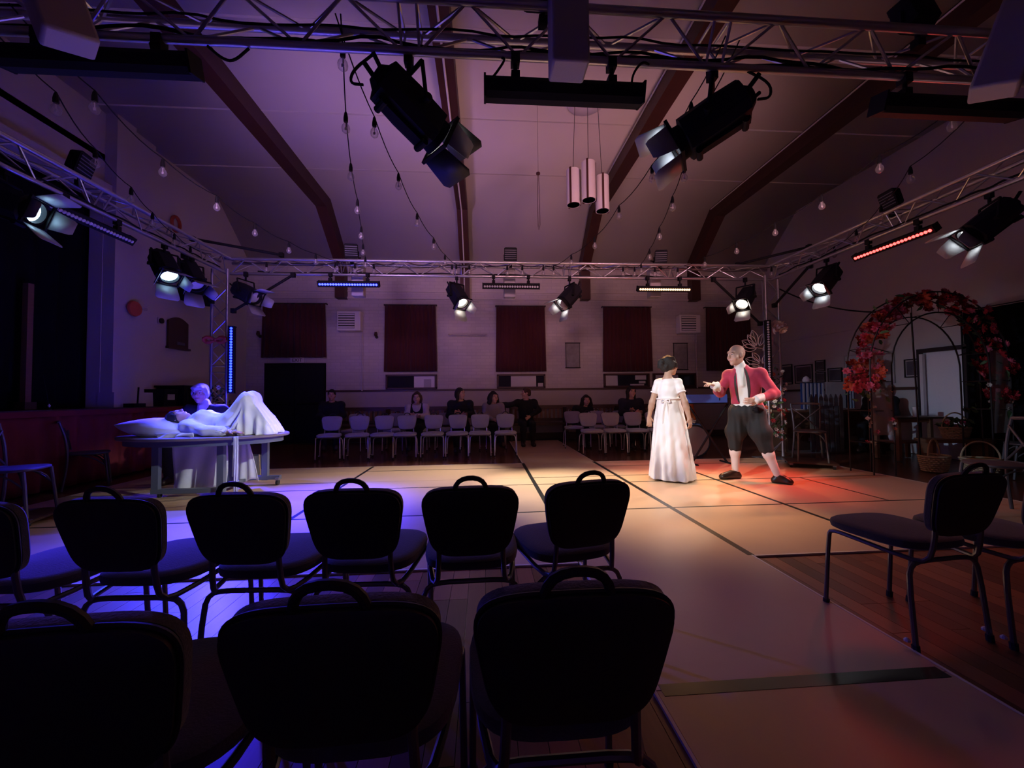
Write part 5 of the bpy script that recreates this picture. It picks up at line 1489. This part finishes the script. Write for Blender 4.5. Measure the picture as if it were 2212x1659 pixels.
def skin_body(J, h, fem=False, name='body', hands=True):
    S = Sdf(.03); s = J.get('sc', 1.0)
    fw, up, rt = torso(S, J, -.006, fem)
    f, u, r = head_frame(J['face'], J.get('hup', (0, 0, 1)))
    C = np.asarray(J['head'], float)
    S.cone(J['neck'], C - u * .05 - f * .02, .054 * s, .050 * s, .03)
    add_head(S, C, f, u, r, J.get('hs', 1.0))
    for q in 'LR':
        arm(S, J['sh' + q], J['el' + q], J['wr' + q], -.002, s=s)
        if hands:
            hd = J.get('hand' + q, (np.asarray(J['wr' + q], float) - np.asarray(J['el' + q], float), fw, .5, False))
            add_hand(S, J['wr' + q], hd[0], hd[1], s, hd[2], 1 if q == 'L' else -1, point=hd[3])
        leg(S, J['hp' + q], J['kn' + q], J['an' + q], -.003, s=s)
        foot(S, J['an' + q], J['to' + q], -.004, s)
    return S.mesh(name, h), (C, f, u, r), (fw, up, rt)
def wparts(t, me):
    """meshes come in world space; bring them to the empty"""
    o = t.location
    me.transform(Matrix.Translation(-o)); return me
def hair_sdf(style, C, f, u, r, s=1.0):
    R = np.array([r, f, u]); S = Sdf(.02); C = np.asarray(C, float)
    S.ell(C + (u * .032 - f * .020) * s, V3(.084, .102, .103) * s, R, .02)
    if style == 'short':
        S.ell(C + (-u * .02 - f * .055) * s, V3(.075, .06, .07) * s, R, .03)
    if style == 'side':
        S.ell(C + (u * .075 + f * .045 + r * .01) * s, V3(.075, .05, .035) * s, R, .03); S.ell(C + (-u * .02 - f * .055) * s, V3(.08, .06, .07) * s, R, .03)
        for q in (-1, 1):
            S.ell(C + (r * q * .074 + u * .0 + f * .005) * s, V3(.018, .035, .05) * s, R, .02)
    if style in ('bun', 'updo'):
        S.ell(C + (-u * .005 - f * .06) * s, V3(.08, .07, .075) * s, R, .03)
        S.ell(C + (u * .020 - f * .108) * s, V3(.060, .046, .052) * s, R, .02)
        for k_ in range(9):
            g_ = k_ * 2 * PI / 9
            S.ell(C + (u * (.022 + .042 * math.sin(g_)) - f * (.122 + .008 * math.cos(3 * g_)) + r * .046 * math.cos(g_)) * s, V3(.021, .019, .021) * s, R, .008)
        for q in (-1, 1):
            S.cone(C + (r * q * .074 + f * .050 + u * .03) * s, C + (r * q * .079 + f * .046 - u * .05) * s, .009 * s, .004 * s, .008)
            S.ell(C + (r * q * .070 + f * .005 + u * .012) * s, V3(.018, .045, .045) * s, R, .02)
    if style in ('bob', 'long', 'curly'):
        z = {'bob': -.09, 'long': -.17, 'curly': -.11}[style]; w = .02 if style == 'curly' else 0
        S.ell(C + (-u * .03 - f * .06) * s, V3(.09 + w, .07 + w, .11) * s, R, .04)
        for q in (-1, 1):
            S.cone(C + (r * q * .078 + u * .03 - f * .005) * s, C + (r * q * (.085 + w) - f * .01 + u * z) * s, (.034 + w * .6) * s, (.028 + w) * s, .03)
    S.ell(C + (f * .115 - u * .040) * s, V3(.066, .085, .088) * s, R, .015, -1)
    S.box(C + (f * .09 - u * .12) * s, V3(.1, .06, .09) * s, R, .015, -1)
    if style in ('short', 'side'):
        S.box(C + (-u * .14 + f * .0) * s, V3(.12, .14, .065) * s, R, .02, -1)
    return S
def person(label, base, group=None):
    return thing('person', label, 'person', base, 0, group)

# --- the man in the red coat
J = dict(hip=(3.37, 4.85, .93), chest=(3.36, 4.84, 1.24), neck=(3.31, 4.83, 1.43), head=(3.215, 4.79, 1.625), face=(-1, -.16, -.08), hs=1.06,
         shL=(3.46, 4.70, 1.375), shR=(3.23, 4.98, 1.375), elL=(3.56, 4.58, 1.13), wrL=(3.28, 4.52, 1.055), elR=(3.08, 4.94, 1.15), wrR=(2.91, 4.76, 1.235),
         hpL=(3.43, 4.78, .90), hpR=(3.32, 4.93, .90), knL=(3.50, 4.72, .50), knR=(3.29, 4.98, .50), anL=(3.65, 4.69, .10), anR=(3.315, 5.02, .10), toL=(3.755, 4.585, .034), toR=(3.09, 5.0, .034),
         handL=((-1, -.1, -.1), (.1, 1, .1), .5, False), handR=((-1, -.25, .28), (.2, .3, -1), .7, True))
t = person('bald man in a red tailcoat and black breeches, pointing at the woman', (3.37, 4.85, TH))
me, hd, tor = skin_body(J, .0075)
obj('body', wparts(t, me), 'skin', t)
face_parts(t, *hd, s=1.06, brow='hair_br')
fw, up, rt = tor
S = Sdf(.03); torso(S, J, .010); S.cone(V3(*J['neck']) - up * .02, np.asarray(J['neck']) + (np.asarray(J['head']) - np.asarray(J['neck'])) * .42, .074, .066, .03)
S.box(V3(*J['hip']) - up * .16, (.4, .4, .12), None, .01, -1)
S.cone(V3(*J['neck']) + fw * .075 - up * .01, V3(*J['chest']) + fw * .125 + up * .02, .035, .03, .03)
obj('waistcoat', wparts(t, S.mesh('waistcoat', .010, .004, 30, 1)), 'waist', t)
S = Sdf(.03); torso(S, J, .022)
for q in 'LR':
    arm(S, J['sh' + q], J['el' + q], J['wr' + q], .013, .03, upto=.76)
    S.ell(V3(*J['sh' + q]) + V3(0, 0, .006), (.070, .070, .066), None, .03)
bk = V3(*J['hip']); bd = nrm((.97, .10, 0))
S.cone(bk + bd * .05 + up * .16, bk + bd * .13 - up * .02, .125, .105, .06)
S.cone(bk + bd * .13 - up * .02, bk + bd * .21 - up * .30 + V3(0, .05, 0), .095, .050, .04)
Rt = np.array([rt, fw, up])
S.ell(V3(*J['chest']) + fw * .20 - up * .0, (.062, .16, .36), Rt, .01, -1)
S.box(V3(*J['hip']) + V3(-.24, -.06, -.16), (.26, .34, .22), None, .03, -1)
obj('tailcoat', wparts(t, S.mesh('tailcoat', .010, .004, 26, 2)), 'redcoat', t)
S = Sdf(.03); torso(S, J, .029)
S.ell(V3(*J['chest']) + fw * .20 + up * .03, (.100, .19, .30), Rt, .0, 2); S.ell(V3(*J['chest']) + fw * .20, (.064, .165, .37), Rt, .008, -1)
obj('lapel', wparts(t, S.mesh('lapel', .008)), 'suit', t)
S = Sdf(.05)
S.ell(V3(*J['hip']) - V3(0, 0, .02), (.180, .150, .13), np.array([rt, fw, up]), .06)
for q in 'LR':
    S.cone(J['hp' + q], np.asarray(J['hp' + q]) * .35 + np.asarray(J['kn' + q]) * .65, .118, .118, .06); S.cone(np.asarray(J['hp' + q]) * .35 + np.asarray(J['kn' + q]) * .65, np.asarray(J['kn' + q]) * .85 + np.asarray(J['an' + q]) * .15, .118, .078, .04)
obj('breeches', wparts(t, S.mesh('breeches', .010, .006, 26, 3)), 'breech', t)
for q in 'LR':
    S = Sdf(.03); leg(S, J['hp' + q], J['kn' + q], J['an' + q], .004, hi=False); obj('stocking', wparts(t, S.mesh('stocking', .009)), 'stocking', t)
    S = Sdf(.03); foot(S, J['an' + q], J['to' + q], .005); S.box(np.asarray(J['an' + q]) + V3(0, 0, .09), (.1, .1, .068), None, .01, -1); obj('shoe', wparts(t, S.mesh('shoe', .0075)), 'leather', t)
    w_, e_ = np.asarray(J['wr' + q], float), np.asarray(J['el' + q], float); d_ = nrm(w_ - e_)
    S = Sdf(.02); S.cone(w_ - d_ * .075, w_ - d_ * .005, .050, .056, .02)
    obj('frilled_cuff', wparts(t, S.mesh('cuff', .008, .007, 60, 4)), 'waist', t)

# --- the woman in the ivory gown, seen from behind
fd = nrm((.62, .78, 0)); rr = V3(fd[1], -fd[0], 0); c0 = V3(2.47, 5.12, 0)
Lc = lambda x, y, z: c0 + rr * x + fd * y + V3(0, 0, z)
J = dict(hip=Lc(0, 0, .90), chest=Lc(0, -.01, 1.17), neck=Lc(0, -.02, 1.345), head=Lc(.02, .02, 1.515), face=(1, .12, -.03), hs=.97, sc=.88,
         shL=Lc(-.128, -.015, 1.29), shR=Lc(.128, -.015, 1.29), elL=Lc(-.205, -.04, 1.03), elR=Lc(.215, -.06, 1.03), wrL=Lc(-.265, .02, .82), wrR=Lc(.262, -.05, .82),
         hpL=Lc(-.08, 0, .88), hpR=Lc(.08, 0, .88), knL=Lc(-.08, .02, .48), knR=Lc(.08, .02, .48), anL=Lc(-.07, 0, .10), anR=Lc(.09, 0, .10), toL=Lc(-.08, .18, .034), toR=Lc(.16, .17, .034),
         handR=((.1, -.1, -1), (-.5, 1, 0), .6, False), handL=((0, 0, -1), (.3, 1, 0), .5, False))
t = person('woman in a long ivory short-sleeved gown seen from behind', (2.47, 5.12, TH))
me, hd, tor = skin_body(J, .0075, True)
obj('body', wparts(t, me), 'skin_d', t)
face_parts(t, *hd, s=.97)
obj('hair', wparts(t, hair_sdf('updo', *hd, 1.06).mesh('hair', .008, .005, 60, 5)), 'hair_dk', t)
fw, up, rt = tor
S = Sdf(.03)
torso(S, J, .006, True, .04)
for q in 'LR':
    sh, el = np.asarray(J['sh' + q]), np.asarray(J['el' + q])
    S.cone(sh + V3(0, 0, -.005), sh * .66 + el * .34, .048, .054, .012)
def skirt(X, Y, Z):
    z = np.clip(Z, 0, 1.1); th = np.arctan2(Y - c0[1], X - c0[0])
    f = np.clip((1.08 - z) / 1.05, 0, 1)
    Rr = .142 + .03 * np.sin(np.clip(f * 3.2, 0, PI / 2)) + .118 * f ** 1.05
    fold = (np.sin(th * 9 + 2 * f) * .45 + np.sin(th * 15 + 1.3 - 3 * f) * .35 + np.sin(th * 4 + 1) * .4) * .034 * f
    cx, cy = c0[0] + .025 * f, c0[1] - .02 * f
    r_ = np.sqrt((X - cx) ** 2 + (Y - cy) ** 2)
    return np.maximum(np.maximum((r_ - Rr - fold) * .9, Z - 1.075), .03 - Z)
S.fn(skirt, c0 + V3(-.42, -.42, .02), c0 + V3(.42, .42, 1.09), .03)
S.ell(np.asarray(J['neck']) + V3(0, 0, .055), (.094, .094, .075), None, .01, -1)
obj('gown', wparts(t, S.mesh('gown', .009, .0022, 45, 6)), 'gown', t)
bkp = c0 - fd * .148 + V3(0, 0, 1.05)
S = Sdf(.01)
for k in range(40):
    pass
ring = [c0 + V3(math.cos(a) * .150, math.sin(a) * .150 - .005, 1.075) for a in np.linspace(0, 2 * PI, 36)[:-1]]
obj('waist_band', wparts(t, fixn(MB().tube([tuple(p) for p in ring], .011, 8, closed=True).mesh('waist_band'))), 'gown', t)
for q in (-1, 1):
    obj('sash_tail', wparts(t, fixn(MB().tube([tuple(bkp + V3(0, 0, .02) - fd * .01), tuple(bkp + rr * q * .03 - fd * .02 - V3(0, 0, .12)), tuple(bkp + rr * q * .035 - fd * .035 - V3(0, 0, .30))], [.012, .012, .016], 6, smooth=1).mesh('sash_tail'))), 'gown', t)
    obj('sash_loop', wparts(t, fixn(MB().tube([tuple(bkp - fd * .015), tuple(bkp + rr * q * .05 - fd * .03 + V3(0, 0, .03)), tuple(bkp + rr * q * .06 - fd * .03 - V3(0, 0, .03)), tuple(bkp - fd * .015)], .009, 6, smooth=1).mesh('sash_loop'))), 'gown', t)
    sh, el = np.asarray(J['sh' + ('L' if q < 0 else 'R')]), np.asarray(J['el' + ('L' if q < 0 else 'R')]); d_ = nrm(el - sh); p_ = sh * .66 + el * .34 + d_ * .045
    a_ = nrm(np.cross(d_, (0, 1, 0))); b_ = np.cross(d_, a_)
    obj('sleeve_band', wparts(t, fixn(MB().tube([tuple(p_ + (a_ * math.cos(g) + b_ * math.sin(g)) * .046) for g in np.linspace(0, 2 * PI, 20)[:-1]], .012, 6, closed=True).mesh('sleeve_band'))), 'gown', t)
for q in 'LR':
    S = Sdf(.03); foot(S, J['an' + q], J['to' + q], .005); S.box(np.asarray(J['an' + q]) + V3(0, 0, .075), (.1, .1, .06), None, .01, -1); obj('shoe', wparts(t, S.mesh('shoe', .009)), 'leather', t)

# --- the woman lying on the table
z0 = TZ
J = dict(hip=(-3.02, 4.95, z0 + .125), chest=(-3.30, 4.95, z0 + .15), neck=(-3.46, 4.95, z0 + .165), head=(-3.62, 4.95, z0 + .20), face=(.28, -.12, 1), hup=(-1, 0, .25), hs=.97, sc=.9,
         shL=(-3.41, 5.10, z0 + .12), shR=(-3.41, 4.79, z0 + .12), elL=(-3.18, 5.18, z0 + .07), elR=(-3.12, 4.70, z0 + .06), wrL=(-2.95, 5.16, z0 + .10), wrR=(-2.88, 4.70, z0 + .045),
         hpL=(-3.0, 5.03, z0 + .12), hpR=(-3.0, 4.87, z0 + .12), knL=(-2.83, 5.04, z0 + .42), knR=(-2.82, 4.90, z0 + .40), anL=(-2.64, 5.03, z0 + .10), anR=(-2.62, 4.90, z0 + .09), toL=(-2.53, 5.03, z0 + .04), toR=(-2.50, 4.90, z0 + .04),
         handR=((1, -.05, 0), (0, 0, -1), .25, False), handL=((1, .1, 0), (0, 0, -1), .3, False))
t = person('dark-haired woman in a pale gown lying on the table with knees raised', (-3.2, 4.95, z0))
me, hd, tor = skin_body(J, .0085, True)
obj('body', wparts(t, me), 'skin', t)
face_parts(t, *hd, s=.97)
C, f, u, r = hd
S = hair_sdf('bun', *hd, .98)
obj('hair', wparts(t, S.mesh('hair', .0085, .005, 60, 8)), 'hair_dk', t)
S = Sdf(.03)
torso(S, J, .014, True, .05)
for q in 'LR':
    sh, el, wr = [np.asarray(J[n + q]) for n in ('sh', 'el', 'wr')]
    S.cone(sh, el, .066, .062, .03); S.cone(el, el * .35 + wr * .65, .058, .062, .03)
    S.cone(J['hp' + q], J['kn' + q], .100, .076, .06); S.cone(J['kn' + q], J['an' + q], .076, .07, .05)
S.cone(J['knL'], J['knR'], .078, .078, .05)
kx, kz = -2.825, z0 + .475
def tent(X, Y, Z):
    x = X; top_ = np.where(x < kx, z0 + .21 + (kz - z0 - .21) * np.clip((x + 3.12) / (kx + 3.12), 0, 1) ** 1.15, z0 + .03 + (kz - z0 - .03) * np.clip((-2.47 - x) / (-2.47 - kx), 0, 1) ** .85)
    g = np.clip((top_ - Z) / .42, 0, 1)
    ang = np.where(x < kx, (Z - kz) * .55 - (x - kx) * 1.0, (x - kx) * 1.0 + (Z - kz) * .1)
    fold = .020 * np.sin(62 * ang + 9 * (Y - 4.95)) * np.clip(g * 2.2 + .15, 0, 1) + .014 * np.sin(33 * ang + 1.0)
    w = .105 + .125 * g ** .8 + fold + .02 * np.clip((x - kx) * 3, 0, 1)
    top2 = top_ + .010 * np.sin(70 * (Y - 4.97) + 8 * x)
    return np.maximum(np.maximum(np.abs(Y - 4.965) - w, (Z - top2) * .75), np.maximum(-3.13 - x, x + 2.47)) * .8
S.fn(tent, (-3.15, 4.55, z0), (-2.45, 5.38, kz + .03), .035)
S.ell(np.asarray(J['neck']) + V3(-.055, 0, .05), (.075, .085, .085), None, .01, -1)
S.box((-3.0, 4.95, z0 - .098), (1, 1, .1), None, .012, -1)
obj('gown', wparts(t, S.mesh('gown', .0085, .0045, 34, 9)), 'gown_blue', t)
n_ = np.asarray(J['neck']) + V3(-.015, 0, -.005)
obj('neck_ribbon', wparts(t, fixn(MB().tube([tuple(n_ + V3(.02 * math.sin(g), .060 * math.cos(g), .060 * math.sin(g))) for g in np.linspace(0, 2 * PI, 22)[:-1]], .008, 6, closed=True).mesh('neck_ribbon'))), 'stripe_b', t)

# --- the grey-haired man sitting behind the table
J = dict(hip=(-4.02, 6.05, .50), chest=(-4.0, 6.0, .80), neck=(-4.0, 5.96, 1.02), head=(-4.03, 5.91, 1.215), face=(.22, -1, -.05), hs=1.10, sc=1.0, fat=1.1,
         shL=(-3.80, 6.0, .96), shR=(-4.20, 5.96, .96), elL=(-3.62, 5.88, .70), elR=(-4.32, 5.80, .72), wrL=(-3.42, 5.62, .55), wrR=(-4.08, 5.68, .70),
         hpL=(-3.92, 5.98, .47), hpR=(-4.12, 5.98, .47), knL=(-3.80, 5.60, .48), knR=(-4.2, 5.58, .48), anL=(-3.78, 5.62, .10), anR=(-4.2, 5.60, .10), toL=(-3.76, 5.46, .034), toR=(-4.2, 5.44, .034),
         handL=((.5, -.5, -.7), (-.5, -.6, .2), .5, False))
t = person('grey-haired man in a dark suit and white cravat sitting behind the table', (-4.02, 6.05, TH))
me, hd, tor = skin_body(J, .0085)
obj('body', wparts(t, me), 'skin', t)
face_parts(t, *hd, s=1.1, brow='hair_gr')
obj('hair', wparts(t, hair_sdf('side', *hd, 1.1).mesh('hair', .009, .005, 60, 11)), 'hair_gr', t)
fw, up, rt = tor
S = Sdf(.04); torso(S, J, .026); Rt = np.array([rt, fw, up])
for q in 'LR':
    arm(S, J['sh' + q], J['el' + q], J['wr' + q], .020, .05, upto=.93); S.ell(V3(*J['sh' + q]) + V3(0, 0, .01), (.085, .085, .075), None, .05)
S.ell(V3(*J['neck']) + fw * .12 - up * .10, (.062, .13, .24), Rt, .01, -1); S.ell(V3(*J['neck']) + up * .07, (.085, .085, .07), Rt, .01, -1)
obj('jacket', wparts(t, S.mesh('jacket', .011, .004, 26, 12)), 'suit', t)
S = Sdf(.03); torso(S, J, .012); S.cone(V3(*J['neck']) - up * .02, V3(*J['neck']) + up * .07 + fw * .0, .075, .070, .03)
S.cone(V3(*J['neck']) + fw * .08 + up * .02, V3(*J['chest']) + fw * .14 + up * .03, .042, .034, .03); S.box(V3(*J['hip']) - up * .1, (.4, .4, .25), None, .02, -1)
obj('cravat', wparts(t, S.mesh('cravat', .010, .006, 40, 13)), 'white', t)
S = Sdf(.04); S.ell(J['hip'], (.195, .15, .13), Rt, .05)
for q in 'LR':
    leg(S, J['hp' + q], J['kn' + q], J['an' + q], .016)
obj('trousers', wparts(t, S.mesh('trousers', .012, .004, 24, 14)), 'suit', t)
for q in 'LR':
    S = Sdf(.03); foot(S, J['an' + q], J['to' + q], .006); obj('shoe', wparts(t, S.mesh('shoe', .011)), 'leather', t)
st = thing('backstage_stool', 'low dark stool beneath the grey-haired man', 'stool', (-4.02, 6.08, TH))
obj('seat', MB().lathe([(.17, .34), (.18, .355), (.17, .37), (.01, .372)], 20), 'wood_dk', st)
for k in range(4):
    a = PI / 4 + k * PI / 2
    obj('leg', MB().cyl((.11 * math.cos(a), .11 * math.sin(a), .345), (.15 * math.cos(a), .15 * math.sin(a), 0), .014), 'wood_dk', st)

# --- the audience across the deck
def sitter(label, x, y, face_to, top, bottom, hair, style, skin='skin', hs=1.0, arms='lap', rz=None, sc=1.0, lean=0.0, h=.013, seat=.0):
    rz = math.atan2(face_to[1] - y, face_to[0] - x) - PI / 2 if rz is None else rz
    c, s_ = math.cos(rz), math.sin(rz)
    L = lambda a, b, z: V3(x + c * a * sc - s_ * b * sc, y + s_ * a * sc + c * b * sc, z * sc + seat)
    fa = nrm((face_to[0] - x, face_to[1] - y, -.03))
    J = dict(hip=L(0, 0, .54), chest=L(lean, .0, .84), neck=L(lean * 1.4, .0, 1.03), head=L(lean * 1.9, .04, 1.20), face=fa, hs=hs, sc=.98 * sc,
             shL=L(-.19 + lean, .0, .975), shR=L(.19 + lean, .0, .975), hpL=L(-.09, .02, .52), hpR=L(.09, .02, .52), knL=L(-.10, .42, .50), knR=L(.10, .42, .50),
             anL=L(-.11, .40, .10), anR=L(.11, .40, .10), toL=L(-.12, .56, .035), toR=L(.12, .56, .035))
    if arms == 'cross':
        J.update(elL=L(-.25, .10, .74), elR=L(.25, .10, .74), wrL=L(.02, .24, .80), wrR=L(-.02, .26, .76))
    elif arms == 'out':
        J.update(elL=L(-.30, .06, .80), elR=L(.42, .02, .92), wrL=L(-.05, .25, .66), wrR=L(.66, .02, .96))
    else:
        J.update(elL=L(-.25, .06, .74), elR=L(.25, .06, .74), wrL=L(-.06, .28, .66), wrR=L(.06, .28, .66))
    t = person(label, (x, y, 0), 'audience beyond the stage deck')
    me, hd, tor = skin_body(J, h * .8)
    obj('body', wparts(t, me), skin, t)
    face_parts(t, *hd, s=hs, brow='hair_dk')
    obj('hair', wparts(t, hair_sdf(style, *hd, hs).mesh('hair', h * .85, .004, 60, 3)), hair, t)
    S = Sdf(.04); fw, up, rt = torso(S, J, .020)
    for q in 'LR':
        arm(S, J['sh' + q], J['el' + q], J['wr' + q], .016, .04, upto=.85); S.ell(V3(*J['sh' + q]), (.08 * sc, .08 * sc, .075 * sc), None, .05)
    S.ell(V3(*J['neck']) + up * .06 + fw * .03, (.09, .09, .07), np.array([rt, fw, up]), .01, -1)
    S.box(V3(*J['hip']) - V3(0, 0, .17), (.5, .5, .10), None, .02, -1)
    tp = obj('top', wparts(t, S.mesh('top', h)), top, t)
    S = Sdf(.04); S.ell(J['hip'], (.185 * sc, .15 * sc, .13 * sc), np.array([rt, fw, up]), .05)
    for q in 'LR':
        leg(S, J['hp' + q], J['kn' + q], J['an' + q], .014)
    obj('trousers', wparts(t, S.mesh('trousers', h)), bottom, t)
    for q in 'LR':
        S = Sdf(.03); foot(S, J['an' + q], J['to' + q], .006); obj('shoe', wparts(t, S.mesh('shoe', h)), 'leather', t)
    return t, J, tor
t, J, tor = sitter('person with a bob in a white blouse and dark pinafore, arms folded', -1.42, 8.52, (-1.3, 3), 'white_shirt', 'dark_top', 'hair_br', 'bob', arms='cross', sc=.9, seat=.04)
fw, up, rt = tor
S = Sdf(.03); torso(S, J, .030); S.ell(V3(*J['chest']) + up * .16 + fw * .05, (.09, .22, .14), np.array([rt, fw, up]), .01, -1); S.box(V3(*J['hip']) - V3(0, 0, .17), (.5, .5, .1), None, .02, -1)
for q in (-1, 1):
    S.ell(V3(*J['chest']) + rt * q * .23 + up * .1, (.09, .3, .2), np.array([rt, fw, up]), .01, -1)
obj('pinafore', wparts(t, S.mesh('pinafore', .013)), 'dark_top', t)
sitter('woman in black with a ponytail and glasses, arms folded, looking sideways', -.50, 8.45, (2.6, 6.0), 'dark_top', 'dark_top', 'hair_dk', 'long', arms='cross', rz=PI + .1)
sitter('child with dark hair in a grey sweatshirt', .20, 8.5, (2.0, 6.0), 'grey_knit', 'dark_top', 'hair_dk', 'curly', sc=.86, seat=.08, rz=PI + .2)
sitter('man in dark clothes turned aside with one arm out along the seat', .98, 9.2, (-1.5, 8.8), 'dark_top', 'dark_top', 'hair_br', 'short', arms='out', rz=PI)
sitter('bowed person in black behind the pale chairs on the arch side', 2.2, 9.0, (2.2, 3), 'dark_top', 'dark_top', 'hair_dk', 'curly', sc=.85, lean=-.1)
sitter('dark-haired woman in a navy top with folded arms on the arch side', 3.22, 8.45, (3.9, 4.5), 'navy_top', 'dark_top', 'hair_dk', 'long', arms='cross', rz=PI - .05)
sitter('person in an orange shirt and jeans half hidden by the ivory gown', 4.15, 8.0, (3.2, 4), 'orange_tee', 'denim', 'hair_dk', 'short', sc=.92, rz=PI + .2)
sitter('dim figure in black sitting beside the black double door', -3.42, 9.15, (-2, 4), 'dark_top', 'dark_top', 'hair_dk', 'short')
sitter('man in a black shirt sitting against the side wall inside the arch', 7.55, 7.0, (4.5, 6.0), 'dark_top', 'dark_top', 'hair_dk', 'short', rz=PI / 2 + .3)
st = thing('plain_chair', 'plain dark chair beneath the man by the side wall', 'chair', (7.57, 7.0, 0))
obj('seat', MB().box((0, 0, .41), (.42, .42, .04)), 'wood_dk', st)
for a in (-.18, .18):
    for b in (-.18, .18):
        obj('leg', MB().box((a, b, .195), (.03, .03, .39)), 'wood_dk', st)
st = thing('plain_chair', 'plain dark chair beneath the person in the orange shirt', 'chair', (4.16, 8.05, 0))
obj('seat', MB().box((0, 0, .41), (.42, .42, .04)), 'wood_dk', st)
for a in (-.18, .18):
    for b in (-.18, .18):
        obj('leg', MB().box((a, b, .195), (.03, .03, .39)), 'chrome', st)
